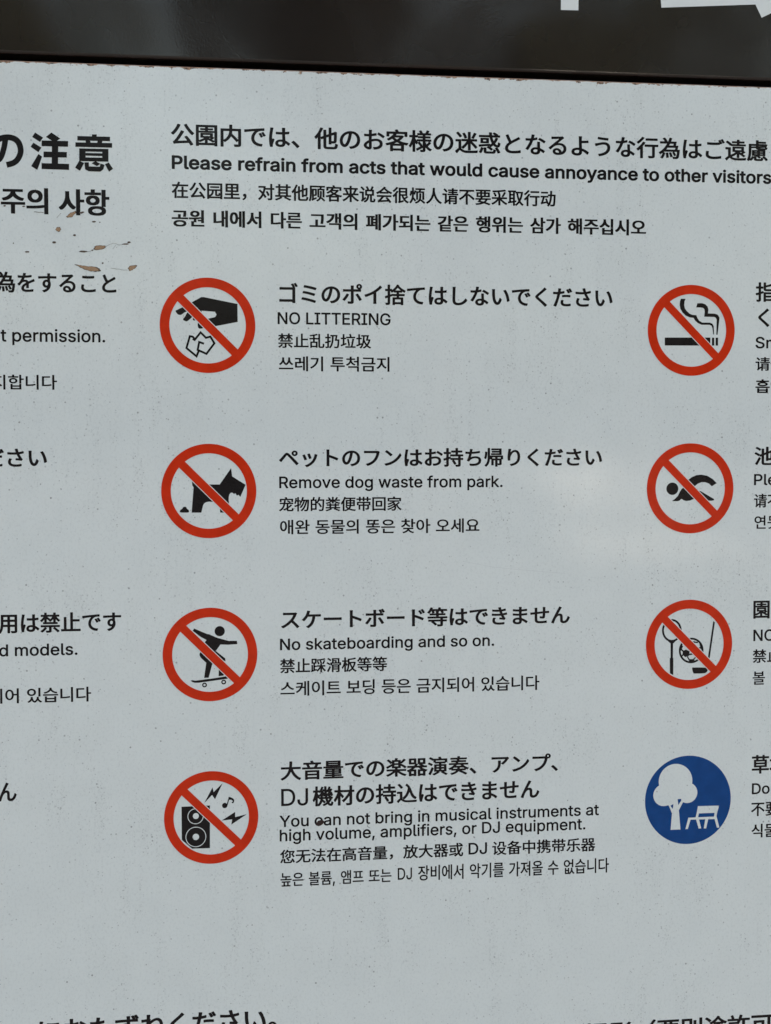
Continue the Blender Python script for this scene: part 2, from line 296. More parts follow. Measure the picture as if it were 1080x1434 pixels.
# ------------------------------------------------------------------ lettering
# outlines of the Latin letters (units per em 1000, Bezier point + two handles), cap height 509
GLYPHS = {",":[188,[[38,-119,53,-119,48,-56,68,71,58,8,91,71,137,71,114,71,119,8,84,-119,102,-56,69,-119]]],".":[188,[[95,-4,108,-4,83,-4,63,9,72,0,54,18,50,41,50,28,50,54,63,73,54,65,72,82,95,87,83,87,108,87,128,73,119,82,137,65,141,41,141,54,141,28,128,9,137,18,119,0]]],"D":[502,[[219,0,271,0,178,0,96,0,137,0,96,19,96,57,96,38,136,57,215,57,175,57,256,57,318,81,291,65,345,97,379,149,366,119,392,179,399,255,399,214,399,296,379,361,392,331,366,390,320,428,346,412,293,444,221,452,260,452,178,452,93,452,136,452,93,471,93,509,93,490,137,509,225,509,181,509,275,509,353,478,317,499,388,458,433,391,415,429,452,353,462,255,462,308,462,202,433,119,452,157,414,81,351,31,387,51,314,10],[125,509,103,509,125,339,125,0,125,170,103,0,60,0,82,0,60,170,60,509,60,339,82,509]]],"E":[419,[[60,0,165,0,60,170,60,509,60,339,164,509,372,509,268,509,372,490,372,452,372,471,290,452,125,452,207,452,125,396,125,286,125,341,202,286,355,286,278,286,355,267,355,229,355,248,278,229,125,229,202,229,125,172,125,57,125,114,208,57,375,57,292,57,375,38,375,0,375,19,270,0]]],"G":[520,[[269,-7,309,-7,223,-7,149,25,184,4,115,46,69,116,88,77,50,155,40,254,40,201,40,308,69,393,50,354,88,432,149,484,115,462,183,505,265,516,221,516,292,516,340,504,317,512,364,496,403,469,385,484,422,454,449,416,437,437,461,396,474,349,470,373,452,349,408,349,430,349,403,365,387,393,396,380,379,406,356,427,368,417,344,436,315,448,330,444,300,453,265,456,283,456,235,456,183,432,208,448,159,417,125,364,139,394,111,334,103,254,103,297,103,211,125,145,111,175,140,115,184,76,159,92,209,61,269,53,237,53,297,53,345,71,323,59,367,83,396,123,384,101,409,146,415,202,415,172,421,201,434,199,428,200,384,199,283,199,333,199,283,218,283,256,283,237,348,256,478,256,413,256,478,237,478,200,478,219,478,158,451,91,469,122,433,60,377,19,408,36,345,2]]],"I":[300,[[31,0,111,0,31,19,31,57,31,38,60,57,118,57,89,57,118,189,118,452,118,320,89,452,31,452,60,452,31,471,31,509,31,490,111,509,269,509,190,509,269,490,269,452,269,471,240,452,183,452,212,452,183,320,183,57,183,189,212,57,269,57,240,57,269,38,269,0,269,19,190,0]]],"J":[396,[[185,-7,230,-7,140,-7,75,33,104,6,47,59,33,145,33,97,33,155,33,173,33,164,55,173,98,173,76,173,98,164,98,145,98,155,98,114,122,74,106,91,137,58,185,50,159,50,211,50,248,74,232,58,264,91,272,145,272,114,272,267,272,509,272,388,293,509,336,509,315,509,336,388,336,145,336,267,336,97,294,33,322,59,266,6]]],"L":[393,[[60,0,160,0,60,170,60,509,60,339,82,509,125,509,103,509,125,358,125,57,125,208,203,57,361,57,282,57,361,38,361,0,361,19,261,0]]],"N":[523,[[60,0,82,0,60,170,60,509,60,339,85,509,136,509,111,509,205,400,343,183,274,291,349,174,363,151,355,164,370,138,388,107,379,123,396,90,414,55,405,73,411,55,405,54,408,54,403,72,401,108,401,90,400,126,399,157,399,142,399,172,399,195,399,185,399,300,399,509,399,404,420,509,463,509,442,509,463,339,463,0,463,170,438,0,387,0,412,0,325,97,202,290,264,193,194,303,177,331,186,316,169,345,148,381,159,362,137,400,108,452,123,424,111,453,119,454,115,453,120,428,122,384,121,405,123,362,124,328,124,344,125,312,125,291,125,300,125,194,125,0,125,97,103,0]]],"O":[533,[[267,-7,311,-7,223,-7,150,25,184,4,116,46,70,115,90,76,50,154,40,254,40,201,40,308,70,393,50,354,90,432,150,484,116,462,184,505,267,516,223,516,311,516,384,484,350,505,418,462,464,393,444,432,483,354,493,254,493,308,493,201,464,115,483,154,444,76,384,25,418,46,350,4],[267,53,236,53,297,53,349,76,325,61,374,91,408,144,394,114,423,174,430,254,430,211,430,298,408,365,423,335,394,395,349,433,374,417,325,448,267,456,297,456,236,456,184,433,209,448,159,417,125,364,140,394,111,334,103,254,103,297,103,211,125,144,111,174,140,114,184,76,159,92,209,61]]],"P":[445,[[60,0,82,0,60,170,60,509,60,339,118,509,235,509,177,509,274,509,332,487,307,502,358,473,390,430,377,454,402,405,409,348,409,378,409,317,390,265,402,290,377,241,332,207,358,222,307,193,235,186,274,186,193,186,109,186,151,186,109,205,109,242,109,224,150,242,233,242,191,242,259,242,297,256,281,247,313,265,333,294,325,278,341,310,344,348,344,328,344,368,333,402,341,386,325,417,297,439,313,430,280,448,232,452,259,452,196,452,125,452,160,452,125,301,125,0,125,151,103,0]]],"R":[449,[[60,0,82,0,60,170,60,509,60,339,119,509,236,509,177,509,275,509,333,489,307,502,359,475,390,433,378,457,403,410,409,352,409,382,409,321,390,271,403,295,378,248,333,217,359,230,307,204,236,198,275,198,189,198,96,198,143,198,96,217,96,255,96,236,142,255,234,255,188,255,260,255,298,267,281,259,314,275,334,300,326,286,341,315,345,352,345,332,345,372,334,405,341,390,326,420,298,440,314,431,281,448,233,452,259,452,197,452,125,452,161,452,125,301,125,0,125,151,103,0],[353,0,378,0,312,76,230,229,271,153,254,229,303,229,279,229,344,153,428,0,386,76,403,0]]],"S":[447,[[224,-9,263,-9,187,-9,128,9,155,-3,100,21,64,60,79,38,49,82,38,137,40,107,60,137,104,137,82,137,106,117,123,88,112,101,134,75,166,59,149,65,184,52,224,49,203,49,247,49,286,60,268,53,304,68,329,92,319,78,340,105,346,139,346,121,346,155,332,179,341,169,323,189,296,205,311,198,281,211,245,222,264,217,224,228,184,239,204,234,142,251,86,289,109,268,63,311,52,372,52,339,52,401,75,448,60,426,90,469,138,498,111,486,164,510,227,516,194,516,261,516,316,498,290,510,342,486,377,449,362,469,392,428,401,378,400,404,380,378,337,378,358,378,335,403,302,437,323,423,281,451,225,459,256,459,203,459,167,448,184,455,151,441,129,418,138,431,120,406,115,376,115,391,115,358,131,334,120,344,142,323,169,308,154,314,184,302,212,293,199,297,230,289,264,279,247,284,279,275,312,264,295,270,328,257,359,238,344,248,373,227,395,198,385,214,404,181,408,139,408,162,408,111,386,64,401,86,372,41,323,11,351,24,296,-2]]],"T":[449,[[32,452,85,452,32,471,32,509,32,490,160,509,417,509,288,509,417,490,417,452,417,471,363,452,257,452,310,452,257,301,257,0,257,151,235,0,193,0,214,0,193,151,193,452,193,301,139,452]]],"Y":[472,[[203,0,225,0,203,69,203,208,203,139,141,308,16,509,79,409,41,509,91,509,66,509,125,454,192,344,159,399,203,326,222,292,213,309,231,275,250,230,240,255,241,230,224,230,232,230,233,255,251,293,242,276,260,310,280,344,270,327,314,399,381,509,347,454,406,509,455,509,430,509,393,409,268,208,330,308,268,139,268,0,268,69,247,0]]],"a":[389,[[160,-9,182,-9,136,-9,94,5,114,-4,75,14,48,45,59,27,36,62,30,108,30,83,30,130,43,161,35,147,52,175,78,193,63,185,92,201,125,211,108,207,143,215,178,220,160,218,201,223,234,227,219,225,248,228,265,235,258,231,272,239,276,255,276,245,276,255,276,257,276,256,276,272,267,297,273,286,261,308,240,322,252,316,228,328,196,331,213,331,178,331,149,322,162,328,136,317,118,301,126,309,110,292,100,274,104,283,80,280,41,291,61,285,50,314,79,346,62,332,95,360,133,375,113,369,153,381,194,384,173,384,208,384,239,379,223,383,255,376,286,360,271,370,301,351,322,320,313,338,332,303,337,251,337,280,337,168,337,0,337,84,317,0,277,0,297,0,277,17,277,52,277,35,275,52,272,52,274,52,268,43,252,25,261,34,243,15,215,1,230,7,200,-5],[170,45,155,45,193,45,228,59,212,50,243,68,263,93,255,79,271,107,276,138,276,122,276,155,276,190,276,173,273,187,259,182,268,184,251,180,231,176,242,178,221,174,200,171,210,172,190,170,175,168,182,169,161,166,134,159,147,163,121,154,103,139,111,148,96,131,92,105,92,119,92,92,102,72,95,81,109,63,130,52,118,57,142,48]]],"b":[424,[[229,-8,261,-8,206,-8,172,4,187,-4,158,12,138,31,146,21,129,42,118,59,123,51,116,59,112,59,114,59,112,39,112,0,112,20,92,0,53,0,72,0,53,170,53,509,53,339,73,509,114,509,93,509,114,446,114,319,114,382,115,319,118,319,117,319,123,327,137,346,129,336,145,356,171,373,157,365,186,381,229,384,205,384,261,384,313,361,289,376,337,345,370,293,356,322,383,263,390,189,390,229,390,149,370,84,383,114,356,55,313,16,337,32,289,0],[220,47,197,47,244,47,279,66,263,53,295,78,316,117,308,95,324,138,328,189,328,162,328,216,316,261,324,240,308,282,280,311,296,299,264,324,220,330,244,330,197,330,161,312,177,324,145,300,125,263,133,284,117,242,113,189,113,217,113,161,125,115,117,136,133,94,162,65,146,77,178,53]]],"c":[396,[[207,-8,226,-8,173,-8,117,16,143,0,91,33,56,85,71,56,41,114,34,187,34,149,34,227,56,291,41,262,71,321,117,360,91,343,143,376,207,384,173,384,226,384,260,377,243,382,276,372,305,356,292,365,319,347,340,322,330,335,350,309,362,277,357,294,342,272,303,262,322,267,300,272,290,289,296,281,285,297,270,311,278,305,262,317,242,325,253,322,232,328,207,330,220,330,182,330,145,310,161,323,129,297,108,258,116,280,100,237,96,187,96,213,96,162,108,117,100,139,116,96,145,66,129,79,161,53,207,46,182,46,220,46,243,52,232,48,253,55,271,66,263,60,279,72,292,89,286,80,297,97,304,117,301,107,324,112,363,102,343,107,358,85,341,56,351,70,332,43,306,21,320,31,293,12,261,-1,277,4,244,-6]]],"d":[424,[[195,-8,219,-8,164,-8,111,16,136,0,87,32,55,84,68,55,41,114,34,189,34,149,34,229,55,293,41,263,69,322,112,361,88,345,136,376,196,384,164,384,219,384,253,373,238,381,268,365,287,346,279,356,296,336,306,319,302,327,308,319,311,319,309,319,311,382,311,509,311,446,331,509,372,509,351,509,372,339,372,0,372,170,352,0,313,0,332,0,313,20,313,59,313,39,311,59,307,59,309,59,302,51,287,31,295,42,278,21,252,4,267,12,238,-4],[205,47,181,47,227,47,263,65,247,53,279,77,299,115,291,94,308,136,312,189,312,161,312,217,300,263,308,242,292,284,263,312,279,300,247,324,205,330,228,330,181,330,145,311,161,324,129,299,108,261,116,282,100,240,96,189,96,216,96,162,109,117,100,138,117,95,145,66,129,78,161,53]]],"e":[404,[[212,-8,238,-8,175,-8,117,16,143,0,90,33,56,85,70,56,41,114,34,187,34,148,34,226,55,290,41,260,69,319,115,359,89,343,141,376,205,384,171,384,226,384,266,374,246,381,285,367,319,341,303,356,335,326,357,282,348,306,366,258,371,194,371,228,371,186,371,169,371,178,272,169,75,169,174,169,75,187,75,221,75,204,163,221,338,221,250,221,329,215,310,202,319,208,310,227,298,269,306,249,290,288,263,314,278,303,247,325,205,330,228,330,182,330,146,313,163,325,130,302,109,270,118,288,100,251,96,211,96,232,96,200,96,178,96,189,96,150,110,106,101,126,120,87,151,61,134,72,168,51,212,46,189,46,228,46,254,53,241,48,266,57,285,73,277,64,294,82,306,105,301,93,325,101,365,91,345,96,359,71,335,39,349,54,321,24,283,4,303,13,262,-4]]],"f":[254,[[228,379,154,379,228,362,228,327,228,344,154,327,6,327,80,327,6,344,6,379,6,362,80,379],[81,0,101,0,81,144,81,432,81,288,81,453,96,486,86,471,106,500,135,519,119,511,152,526,187,530,169,530,201,530,222,527,213,529,232,525,243,521,238,523,238,503,227,468,233,486,224,470,215,472,220,471,210,473,195,474,203,474,176,474,154,460,163,469,146,451,142,419,142,437,142,279,142,0,142,140,121,0]]],"g":[425,[[207,-151,238,-151,179,-151,134,-140,155,-147,113,-132,82,-110,96,-123,69,-98,51,-69,58,-84,67,-60,101,-41,84,-50,107,-49,122,-66,113,-57,130,-75,154,-88,141,-82,168,-94,207,-97,186,-97,238,-97,282,-75,263,-90,302,-60,311,-6,311,-37,311,19,311,68,311,44,310,68,306,68,308,68,301,60,287,41,295,51,278,32,252,16,267,23,238,8,195,5,219,5,164,5,113,27,137,12,88,41,55,90,69,62,41,118,34,191,34,152,34,230,55,293,41,264,69,322,112,361,88,345,137,376,196,384,165,384,220,384,253,373,239,381,268,365,288,346,280,356,297,336,308,319,303,327,309,319,313,319,311,319,313,339,313,379,313,359,333,379,372,379,353,379,372,250,372,-9,372,121,372,-42,350,-90,365,-69,335,-111,291,-136,316,-126,266,-146],[205,59,181,59,228,59,264,75,248,64,280,86,300,121,292,101,308,141,312,193,312,165,312,220,300,264,308,243,292,284,264,312,280,301,248,324,205,330,228,330,181,330,145,312,161,324,129,299,109,262,117,283,100,242,96,193,96,219,96,166,109,123,100,143,117,103,145,76,129,87,162,65]]],"h":[410,[[114,227,114,249,114,151,114,0,114,76,93,0,53,0,73,0,53,170,53,509,53,339,73,509,114,509,93,509,114,435,114,287,114,361,110,287,102,287,106,287,114,322,152,362,131,347,174,377,227,384,199,384,253,384,295,369,276,379,315,358,341,321,330,342,352,299,357,240,357,273,357,160,357,0,357,80,337,0,296,0,316,0,296,78,296,235,296,157,296,265,273,304,288,288,258,321,210,329,237,329,192,329,161,317,175,325,146,309,126,283,135,298,118,267]]],"i":[167,[[53,0,73,0,53,126,53,379,53,253,73,379,114,379,93,379,114,253,114,0,114,126,93,0],[84,443,95,443,72,443,54,455,62,447,45,462,41,483,41,472,41,494,54,512,45,504,62,520,84,524,72,524,95,524,114,512,106,520,122,504,126,483,126,494,126,472,114,455,122,462,106,447]]],"k":[381,[[110,137,132,158,110,162,110,212,110,187,113,212,121,212,117,212,175,268,284,379,230,323,310,379,360,379,335,379,301,319,184,199,243,259,182,199,177,199,179,199,155,178],[53,0,73,0,53,170,53,509,53,339,73,509,114,509,93,509,114,339,114,0,114,170,93,0],[294,0,320,0,245,62,148,186,197,124,162,200,191,229,177,214,252,152,372,0,312,76,346,0]]],"l":[189,[[139,-2,147,-2,110,-2,74,20,88,5,60,35,53,84,53,57,53,226,53,509,53,367,73,509,114,509,93,509,114,372,114,99,114,235,114,81,120,62,116,69,125,55,146,52,133,52,152,52,160,53,157,52,164,53,170,54,167,54,173,37,181,3,177,20,175,1,162,-1,169,0,154,-2]]],"m":[610,[[53,0,73,0,53,126,53,379,53,253,72,379,112,379,92,379,112,351,112,295,112,323,111,295,108,295,109,295,113,316,132,346,121,332,144,359,172,376,157,369,187,383,219,386,203,386,247,386,287,361,270,378,305,344,321,295,316,322,318,295,312,295,315,295,317,313,337,343,325,329,349,357,381,375,364,367,398,382,437,386,416,386,459,386,497,372,479,381,515,362,541,328,530,348,551,309,557,255,557,285,557,170,557,0,557,85,536,0,496,0,516,0,496,85,496,254,496,169,496,281,473,313,488,301,457,325,419,330,439,330,402,330,374,320,387,327,362,313,345,290,352,303,339,278,335,247,335,263,335,165,335,0,335,82,315,0,274,0,295,0,274,87,274,260,274,173,274,281,253,311,267,298,239,324,199,330,221,330,185,330,158,320,171,327,144,313,126,289,134,303,118,276,114,238,114,258,114,159,114,0,114,79,93,0]]],"n":[410,[[114,227,114,249,114,151,114,0,114,76,93,0,53,0,73,0,53,126,53,379,53,253,72,379,112,379,92,379,112,349,112,287,112,318,109,287,102,287,106,287,114,322,152,362,131,347,174,377,227,384,199,384,253,384,295,369,276,379,314,358,341,321,330,342,352,299,357,240,357,273,357,160,357,0,357,80,337,0,296,0,316,0,296,78,296,235,296,157,296,265,273,304,288,288,258,321,210,329,237,329,192,329,161,317,175,325,146,309,126,283,135,298,118,267]]],"o":[415,[[207,-8,242,-8,173,-8,117,16,143,0,91,33,56,85,71,56,41,114,34,187,34,149,34,227,56,291,41,262,71,321,117,360,91,343,143,376,207,384,173,384,242,384,299,360,273,376,325,343,359,291,345,321,374,262,381,187,381,227,381,149,359,85,374,114,345,56,299,16,325,33,273,0],[207,46,182,46,233,46,270,66,254,53,287,79,307,117,299,96,315,139,319,187,319,162,319,213,307,258,315,236,299,280,270,310,287,297,254,323,207,330,233,330,182,330,145,310,161,323,129,297,108,258,116,280,100,237,96,187,96,213,96,162,108,117,100,139,116,96,145,66,129,79,161,53]]],"p":[424,[[53,-143,73,-143,53,31,53,379,53,205,72,379,112,379,92,379,112,359,112,319,112,339,114,319,118,319,116,319,123,327,137,346,129,336,145,356,171,373,157,365,186,381,229,384,205,384,261,384,313,361,289,376,337,345,370,293,356,322,383,263,390,189,390,229,390,149,370,84,383,114,356,55,313,16,337,32,289,0,229,-8,261,-8,206,-8,173,4,187,-4,158,12,138,31,146,21,130,42,118,59,123,51,117,59,114,59,115,59,114,-8,114,-143,114,-76,93,-143],[220,47,197,47,244,47,279,66,263,53,295,78,316,117,308,95,324,138,328,189,328,162,328,216,316,261,324,240,308,282,280,311,296,299,264,324,220,330,244,330,197,330,161,312,177,324,145,300,125,263,133,284,117,242,113,189,113,217,113,161,125,115,117,136,133,94,162,65,146,77,178,53]]],"q":[424,[[372,-143,372,31,351,-143,311,-143,331,-143,311,-76,311,59,311,-8,309,59,306,59,308,59,302,51,287,31,295,42,278,21,252,4,267,12,238,-4,195,-8,219,-8,164,-8,111,16,136,0,87,32,55,84,68,55,41,114,34,189,34,149,34,229,55,293,41,263,69,322,112,361,88,345,136,376,196,384,164,384,219,384,253,373,238,381,268,365,287,346,279,356,296,336,307,319,302,327,309,319,313,319,311,319,313,339,313,379,313,359,332,379,372,379,352,379,372,205],[205,47,181,47,227,47,263,65,247,53,279,77,299,115,291,94,308,136,312,189,312,161,312,217,300,263,308,242,292,284,263,312,279,300,247,324,205,330,228,330,181,330,145,311,161,324,129,299,108,261,116,282,100,240,96,189,96,216,96,162,109,117,100,138,117,95,145,66,129,78,161,53]]],"r":[259,[[53,0,73,0,53,126,53,379,53,253,72,379,112,379,92,379,112,360,112,321,112,340,113,321,115,321,114,321,122,340,152,367,135,355,170,379,213,385,190,385,218,385,229,384,223,385,235,384,243,384,240,384,243,363,243,322,243,343,242,323,230,324,237,323,223,325,207,326,215,326,189,326,159,315,173,322,145,307,126,284,134,297,118,270,114,237,114,255,114,158,114,0,114,79,93,0]]],"s":[365,[[182,-8,211,-8,156,-8,112,3,133,-4,92,11,62,38,75,23,49,53,36,94,40,72,55,98,94,107,74,102,99,86,124,60,109,70,139,50,181,45,158,45,208,45,244,62,229,51,260,74,268,103,268,87,268,116,254,136,263,127,245,144,212,155,231,151,191,160,149,170,170,165,115,178,72,208,89,191,55,225,47,274,47,247,47,296,65,332,53,315,77,348,115,370,94,361,136,380,187,384,160,384,213,384,254,372,235,380,272,365,299,339,287,353,310,325,324,290,319,309,305,286,268,277,287,281,263,292,243,316,255,304,230,327,187,333,212,333,165,333,131,317,146,327,116,306,109,277,109,293,109,263,124,243,114,252,134,235,172,223,150,228,191,218,229,209,210,214,264,201,306,171,290,188,323,154,331,107,331,133,331,84,312,47,325,64,300,30,260,6,282,16,237,-3]]],"t":[227,[[204,379,138,379,204,362,204,327,204,344,138,327,6,327,72,327,6,344,6,379,6,362,72,379],[65,471,65,345,85,471,126,471,106,471,126,347,126,98,126,222,126,81,136,61,129,69,143,54,170,50,154,50,174,50,185,51,179,50,191,52,202,54,197,53,206,36,213,2,209,19,207,0,192,-3,200,-2,184,-4,168,-4,176,-4,136,-4,92,21,110,4,74,38,65,93,65,62,65,219]]],"u":[410,[[182,-5,211,-5,157,-5,115,11,134,0,95,21,69,59,80,37,58,80,53,139,53,107,53,219,53,379,53,299,73,379,114,379,93,379,114,301,114,144,114,222,114,114,137,75,121,91,152,58,200,50,173,50,218,50,249,62,235,54,264,70,283,97,275,81,292,112,296,153,296,131,296,228,296,379,296,304,316,379,357,379,337,379,357,253,357,0,357,126,337,0,298,0,318,0,298,31,298,92,298,61,301,92,307,92,304,92,295,57,257,17,279,32,235,2]]],"v":[389,[[163,0,184,0,114,126,17,379,66,253,40,379,84,379,62,379,111,305,165,155,138,230,174,132,187,87,181,110,193,64,206,21,199,42,198,21,184,21,191,21,191,42,203,87,197,64,209,110,224,155,216,132,251,230,305,379,278,305,327,379,371,379,349,379,323,253,226,0,275,126,205,0]]],"w":[567,[[138,0,158,0,99,126,23,379,61,253,44,379,87,379,66,379,103,324,133,214,118,269,140,191,154,137,147,165,161,108,175,41,168,76,172,41,165,41,168,41,172,75,186,135,179,106,193,163,206,214,199,190,221,269,252,379,237,324,273,379,316,379,295,379,332,324,362,214,347,269,368,190,382,136,375,164,388,107,402,41,395,76,399,41,391,41,395,41,399,75,413,135,406,107,420,164,434,214,427,190,449,269,480,379,465,324,502,379,545,379,523,379,506,253,429,0,468,126,409,0,368,0,389,0,352,57,319,172,335,114,314,189,305,225,309,207,300,243,291,280,295,261,286,299,277,338,281,318,281,338,291,338,286,338,286,319,277,280,281,299,272,261,263,225,267,243,258,206,248,172,253,189,231,114,199,0,215,57,178,0]]],"y":[389,[[47,-139,51,-140,52,-121,61,-86,57,-103,65,-86,71,-87,68,-87,83,-90,104,-89,94,-91,114,-87,130,-74,122,-82,138,-66,151,-36,145,-53,155,-24,163,-1,159,-13,114,126,17,379,66,252,40,379,84,379,62,379,111,305,165,155,138,230,174,132,187,87,181,109,193,64,206,21,199,42,198,21,184,21,191,21,190,42,202,87,196,64,209,110,224,155,216,132,251,230,305,379,278,305,327,379,371,379,349,379,316,234,204,-58,260,88,196,-78,177,-107,187,-94,166,-120,139,-136,153,-129,125,-142,91,-145,109,-145,81,-145,65,-143,72,-144,57,-142]]]," ":[188,[]]}
CAP = 508.7


def latin_outline(ch):
    out = []
    for sp in GLYPHS[ch][1]:
        pts = [sp[i:i + 6] for i in range(0, len(sp), 6)]
        poly = []
        for i, a in enumerate(pts):
            b = pts[(i + 1) % len(pts)]
            p0, p1, p2, p3 = np.array(a[:2]), np.array(a[4:6]), np.array(b[2:4]), np.array(b[:2])
            straight = abs(np.cross(p3 - p0, p1 - p0)) + abs(np.cross(p3 - p0, p2 - p0)) < 900
            for s in range(1 if straight else 7):
                t = s / 7
                poly.append((p0 * (1 - t) ** 3 + 3 * p1 * t * (1 - t) ** 2 + 3 * p2 * t * t * (1 - t) + p3 * t ** 3) / CAP * 0.72)
        out.append(np.array(poly))
    return out


_font = bpy.data.curves.new("glyph", 'FONT')
_font.resolution_u = 6
_fo = bpy.data.objects.new("glyph", _font)


def asian_outline(ch):
    _font.body = ch
    me = _fo.to_mesh()
    seen = {}
    for p in me.polygons:
        for a, b in p.edge_keys:
            seen[(a, b)] = seen.get((a, b), 0) + 1
    vs = [(v.co.x, v.co.y) for v in me.vertices]
    segs = [(vs[a], vs[b]) for (a, b), n in seen.items() if n == 1]
    _fo.to_mesh_clear()
    return segs


def dist_field(A, B, X, Y, ky=1.0):
    # ky > 1 stretches the distance upright, so that level strokes thicken less than upright ones
    A, B, Y = A * (1, ky), B * (1, ky), Y * ky
    d2 = np.full(X.shape, 1e9)
    for a, b in zip(A, B):
        ab = b - a
        l2 = ab @ ab + 1e-18
        t = np.clip(((X - a[0]) * ab[0] + (Y - a[1]) * ab[1]) / l2, 0, 1)
        np.minimum(d2, (X - a[0] - t * ab[0]) ** 2 + (Y - a[1] - t * ab[1]) ** 2, out=d2)
    return np.sqrt(d2)


def simplify(pts, tol):
    n = len(pts)
    if n < 5:
        return pts
    P = np.array(pts)
    far = int(np.argmax(((P - P[0]) ** 2).sum(1)))
    keep = {0, far}
    stack = [(0, far), (far, n)]
    while stack:
        i, j = stack.pop()
        if j - i < 2:
            continue
        a, b = P[i], P[j % n]
        ab = b - a
        l = math.hypot(*ab) + 1e-12
        q = P[i + 1:j]
        d = np.abs((q[:, 0] - a[0]) * ab[1] - (q[:, 1] - a[1]) * ab[0]) / l
        k = int(np.argmax(d))
        if d[k] > tol:
            k += i + 1
            keep.add(k)
            stack += [(i, k), (k, j)]
    return [pts[i] for i in sorted(keep)]


def trace(F, x0, y0, h):
    """closed zero contours of the grid F (positive inside), by marching squares"""
    ny, nx = F.shape
    nxt = {}
    pos = {}

    def key(i, j, horiz):
        k = (i, j, horiz)
        if k not in pos:
            a = F[j, i]
            b = F[j, i + 1] if horiz else F[j + 1, i]
            t = a / (a - b)
            pos[k] = (x0 + (i + (t if horiz else 0)) * h, y0 + (j + (0 if horiz else t)) * h)
        return k
    S = F > 0
    code = S[:-1, :-1] * 1 + S[:-1, 1:] * 2 + S[1:, 1:] * 4 + S[1:, :-1] * 8
    for j, i in zip(*np.nonzero((code > 0) & (code < 15))):
        c = int(code[j, i])
        j, i = int(j), int(i)
        Bt, Rt, Tp, Lf = (i, j, True), (i + 1, j, False), (i, j + 1, True), (i, j, False)
        # segments with the inside on the left
        table = {1: [(Bt, Lf)], 2: [(Rt, Bt)], 3: [(Rt, Lf)], 4: [(Tp, Rt)], 6: [(Tp, Bt)], 7: [(Tp, Lf)], 8: [(Lf, Tp)], 9: [(Bt, Tp)],
                 11: [(Rt, Tp)], 12: [(Lf, Rt)], 13: [(Bt, Rt)], 14: [(Lf, Bt)], 5: [(Bt, Lf), (Tp, Rt)], 10: [(Rt, Bt), (Lf, Tp)]}
        for a, b in table[c]:
            nxt[key(*a)] = key(*b)
    loops = []
    while nxt:
        s = next(iter(nxt))
        k = s
        lp = []
        while k in nxt:
            lp.append(pos[k])
            k = nxt.pop(k)
        if len(lp) > 3:
            loops.append(lp)
    return loops


_cache = {}


def glyph(ch, kind, weight):
    """outlines of one character, thickened by weight (em), plus its ink box"""
    k = (ch, kind, weight)
    if k in _cache:
        return _cache[k]
    if kind == 'l':
        polys = latin_outline(ch)
        A = np.concatenate(polys)
        B = np.concatenate([np.roll(p, -1, 0) for p in polys])
    else:
        segs = asian_outline(ch)
        A = np.array([s[0] for s in segs])
        B = np.array([s[1] for s in segs])
    h = 0.0085 if weight < 0.033 else 0.0062
    pad = 1.3 * weight + 6 * h
    x0, y0 = np.minimum(A, B).min(0) - pad
    x1, y1 = np.maximum(A, B).max(0) + pad
    X, Y = np.meshgrid(np.arange(x0, x1 + h, h) + 1.1e-5, np.arange(y0, y1 + h, h) + 0.7e-5)
    heavy = kind == 'c' and weight > 0.033
    D = dist_field(A, B, X, Y, 1.5 if kind == 'c' and not heavy else 1.0)
    wind = np.zeros(X.shape)
    for a, b in zip(A, B):
        if (a[1] == b[1]):
            continue
        up = 1 if b[1] > a[1] else -1
        lo, hi = (a, b) if up > 0 else (b, a)
        m = (Y >= lo[1]) & (Y < hi[1])
        xc = a[0] + (Y - a[1]) / (b[1] - a[1]) * (b[0] - a[0])
        wind += np.where(m & (xc > X), up if kind == 'l' else 1, 0)
    ins = (wind != 0) if kind == 'l' else (wind % 2 == 1)
    F = np.where(ins, D, -D)
    if heavy:
        # heavy weights: half of the thickening keeps sharp corners, and level strokes thicken less than upright ones
        nx = max(1, round(0.85 * weight / h))
        ny = max(1, round(0.32 * weight / h))
        for n, ax in ((nx, 1), (ny, 0)):
            F = np.max([np.roll(F, s, ax) for s in range(-n, n + 1)], 0)
        F = F + weight * 0.12
    else:
        F = F + weight
    F[np.abs(F) < 1e-7] = 1e-7
    loops = [simplify(lp, 0.0014) for lp in trace(F, x0 + 1.1e-5, y0 + 0.7e-5, h)]
    loops = [lp for lp in loops if len(lp) > 2]
    P = np.concatenate([np.array(lp) for lp in loops])
    _cache[k] = (loops, *P.min(0), *P.max(0))
    return _cache[k]


def advance(ch, kind, space):
    if ch == ' ':
        return space if kind == 'c' else GLYPHS[' '][0] / CAP * 0.72
    if kind == 'l':
        return GLYPHS[ch][0] / CAP * 0.72
    if '\uac00' <= ch <= '\ud7a3':
        return 0.92
    if ch == ',':
        return 0.3
    return 1.0


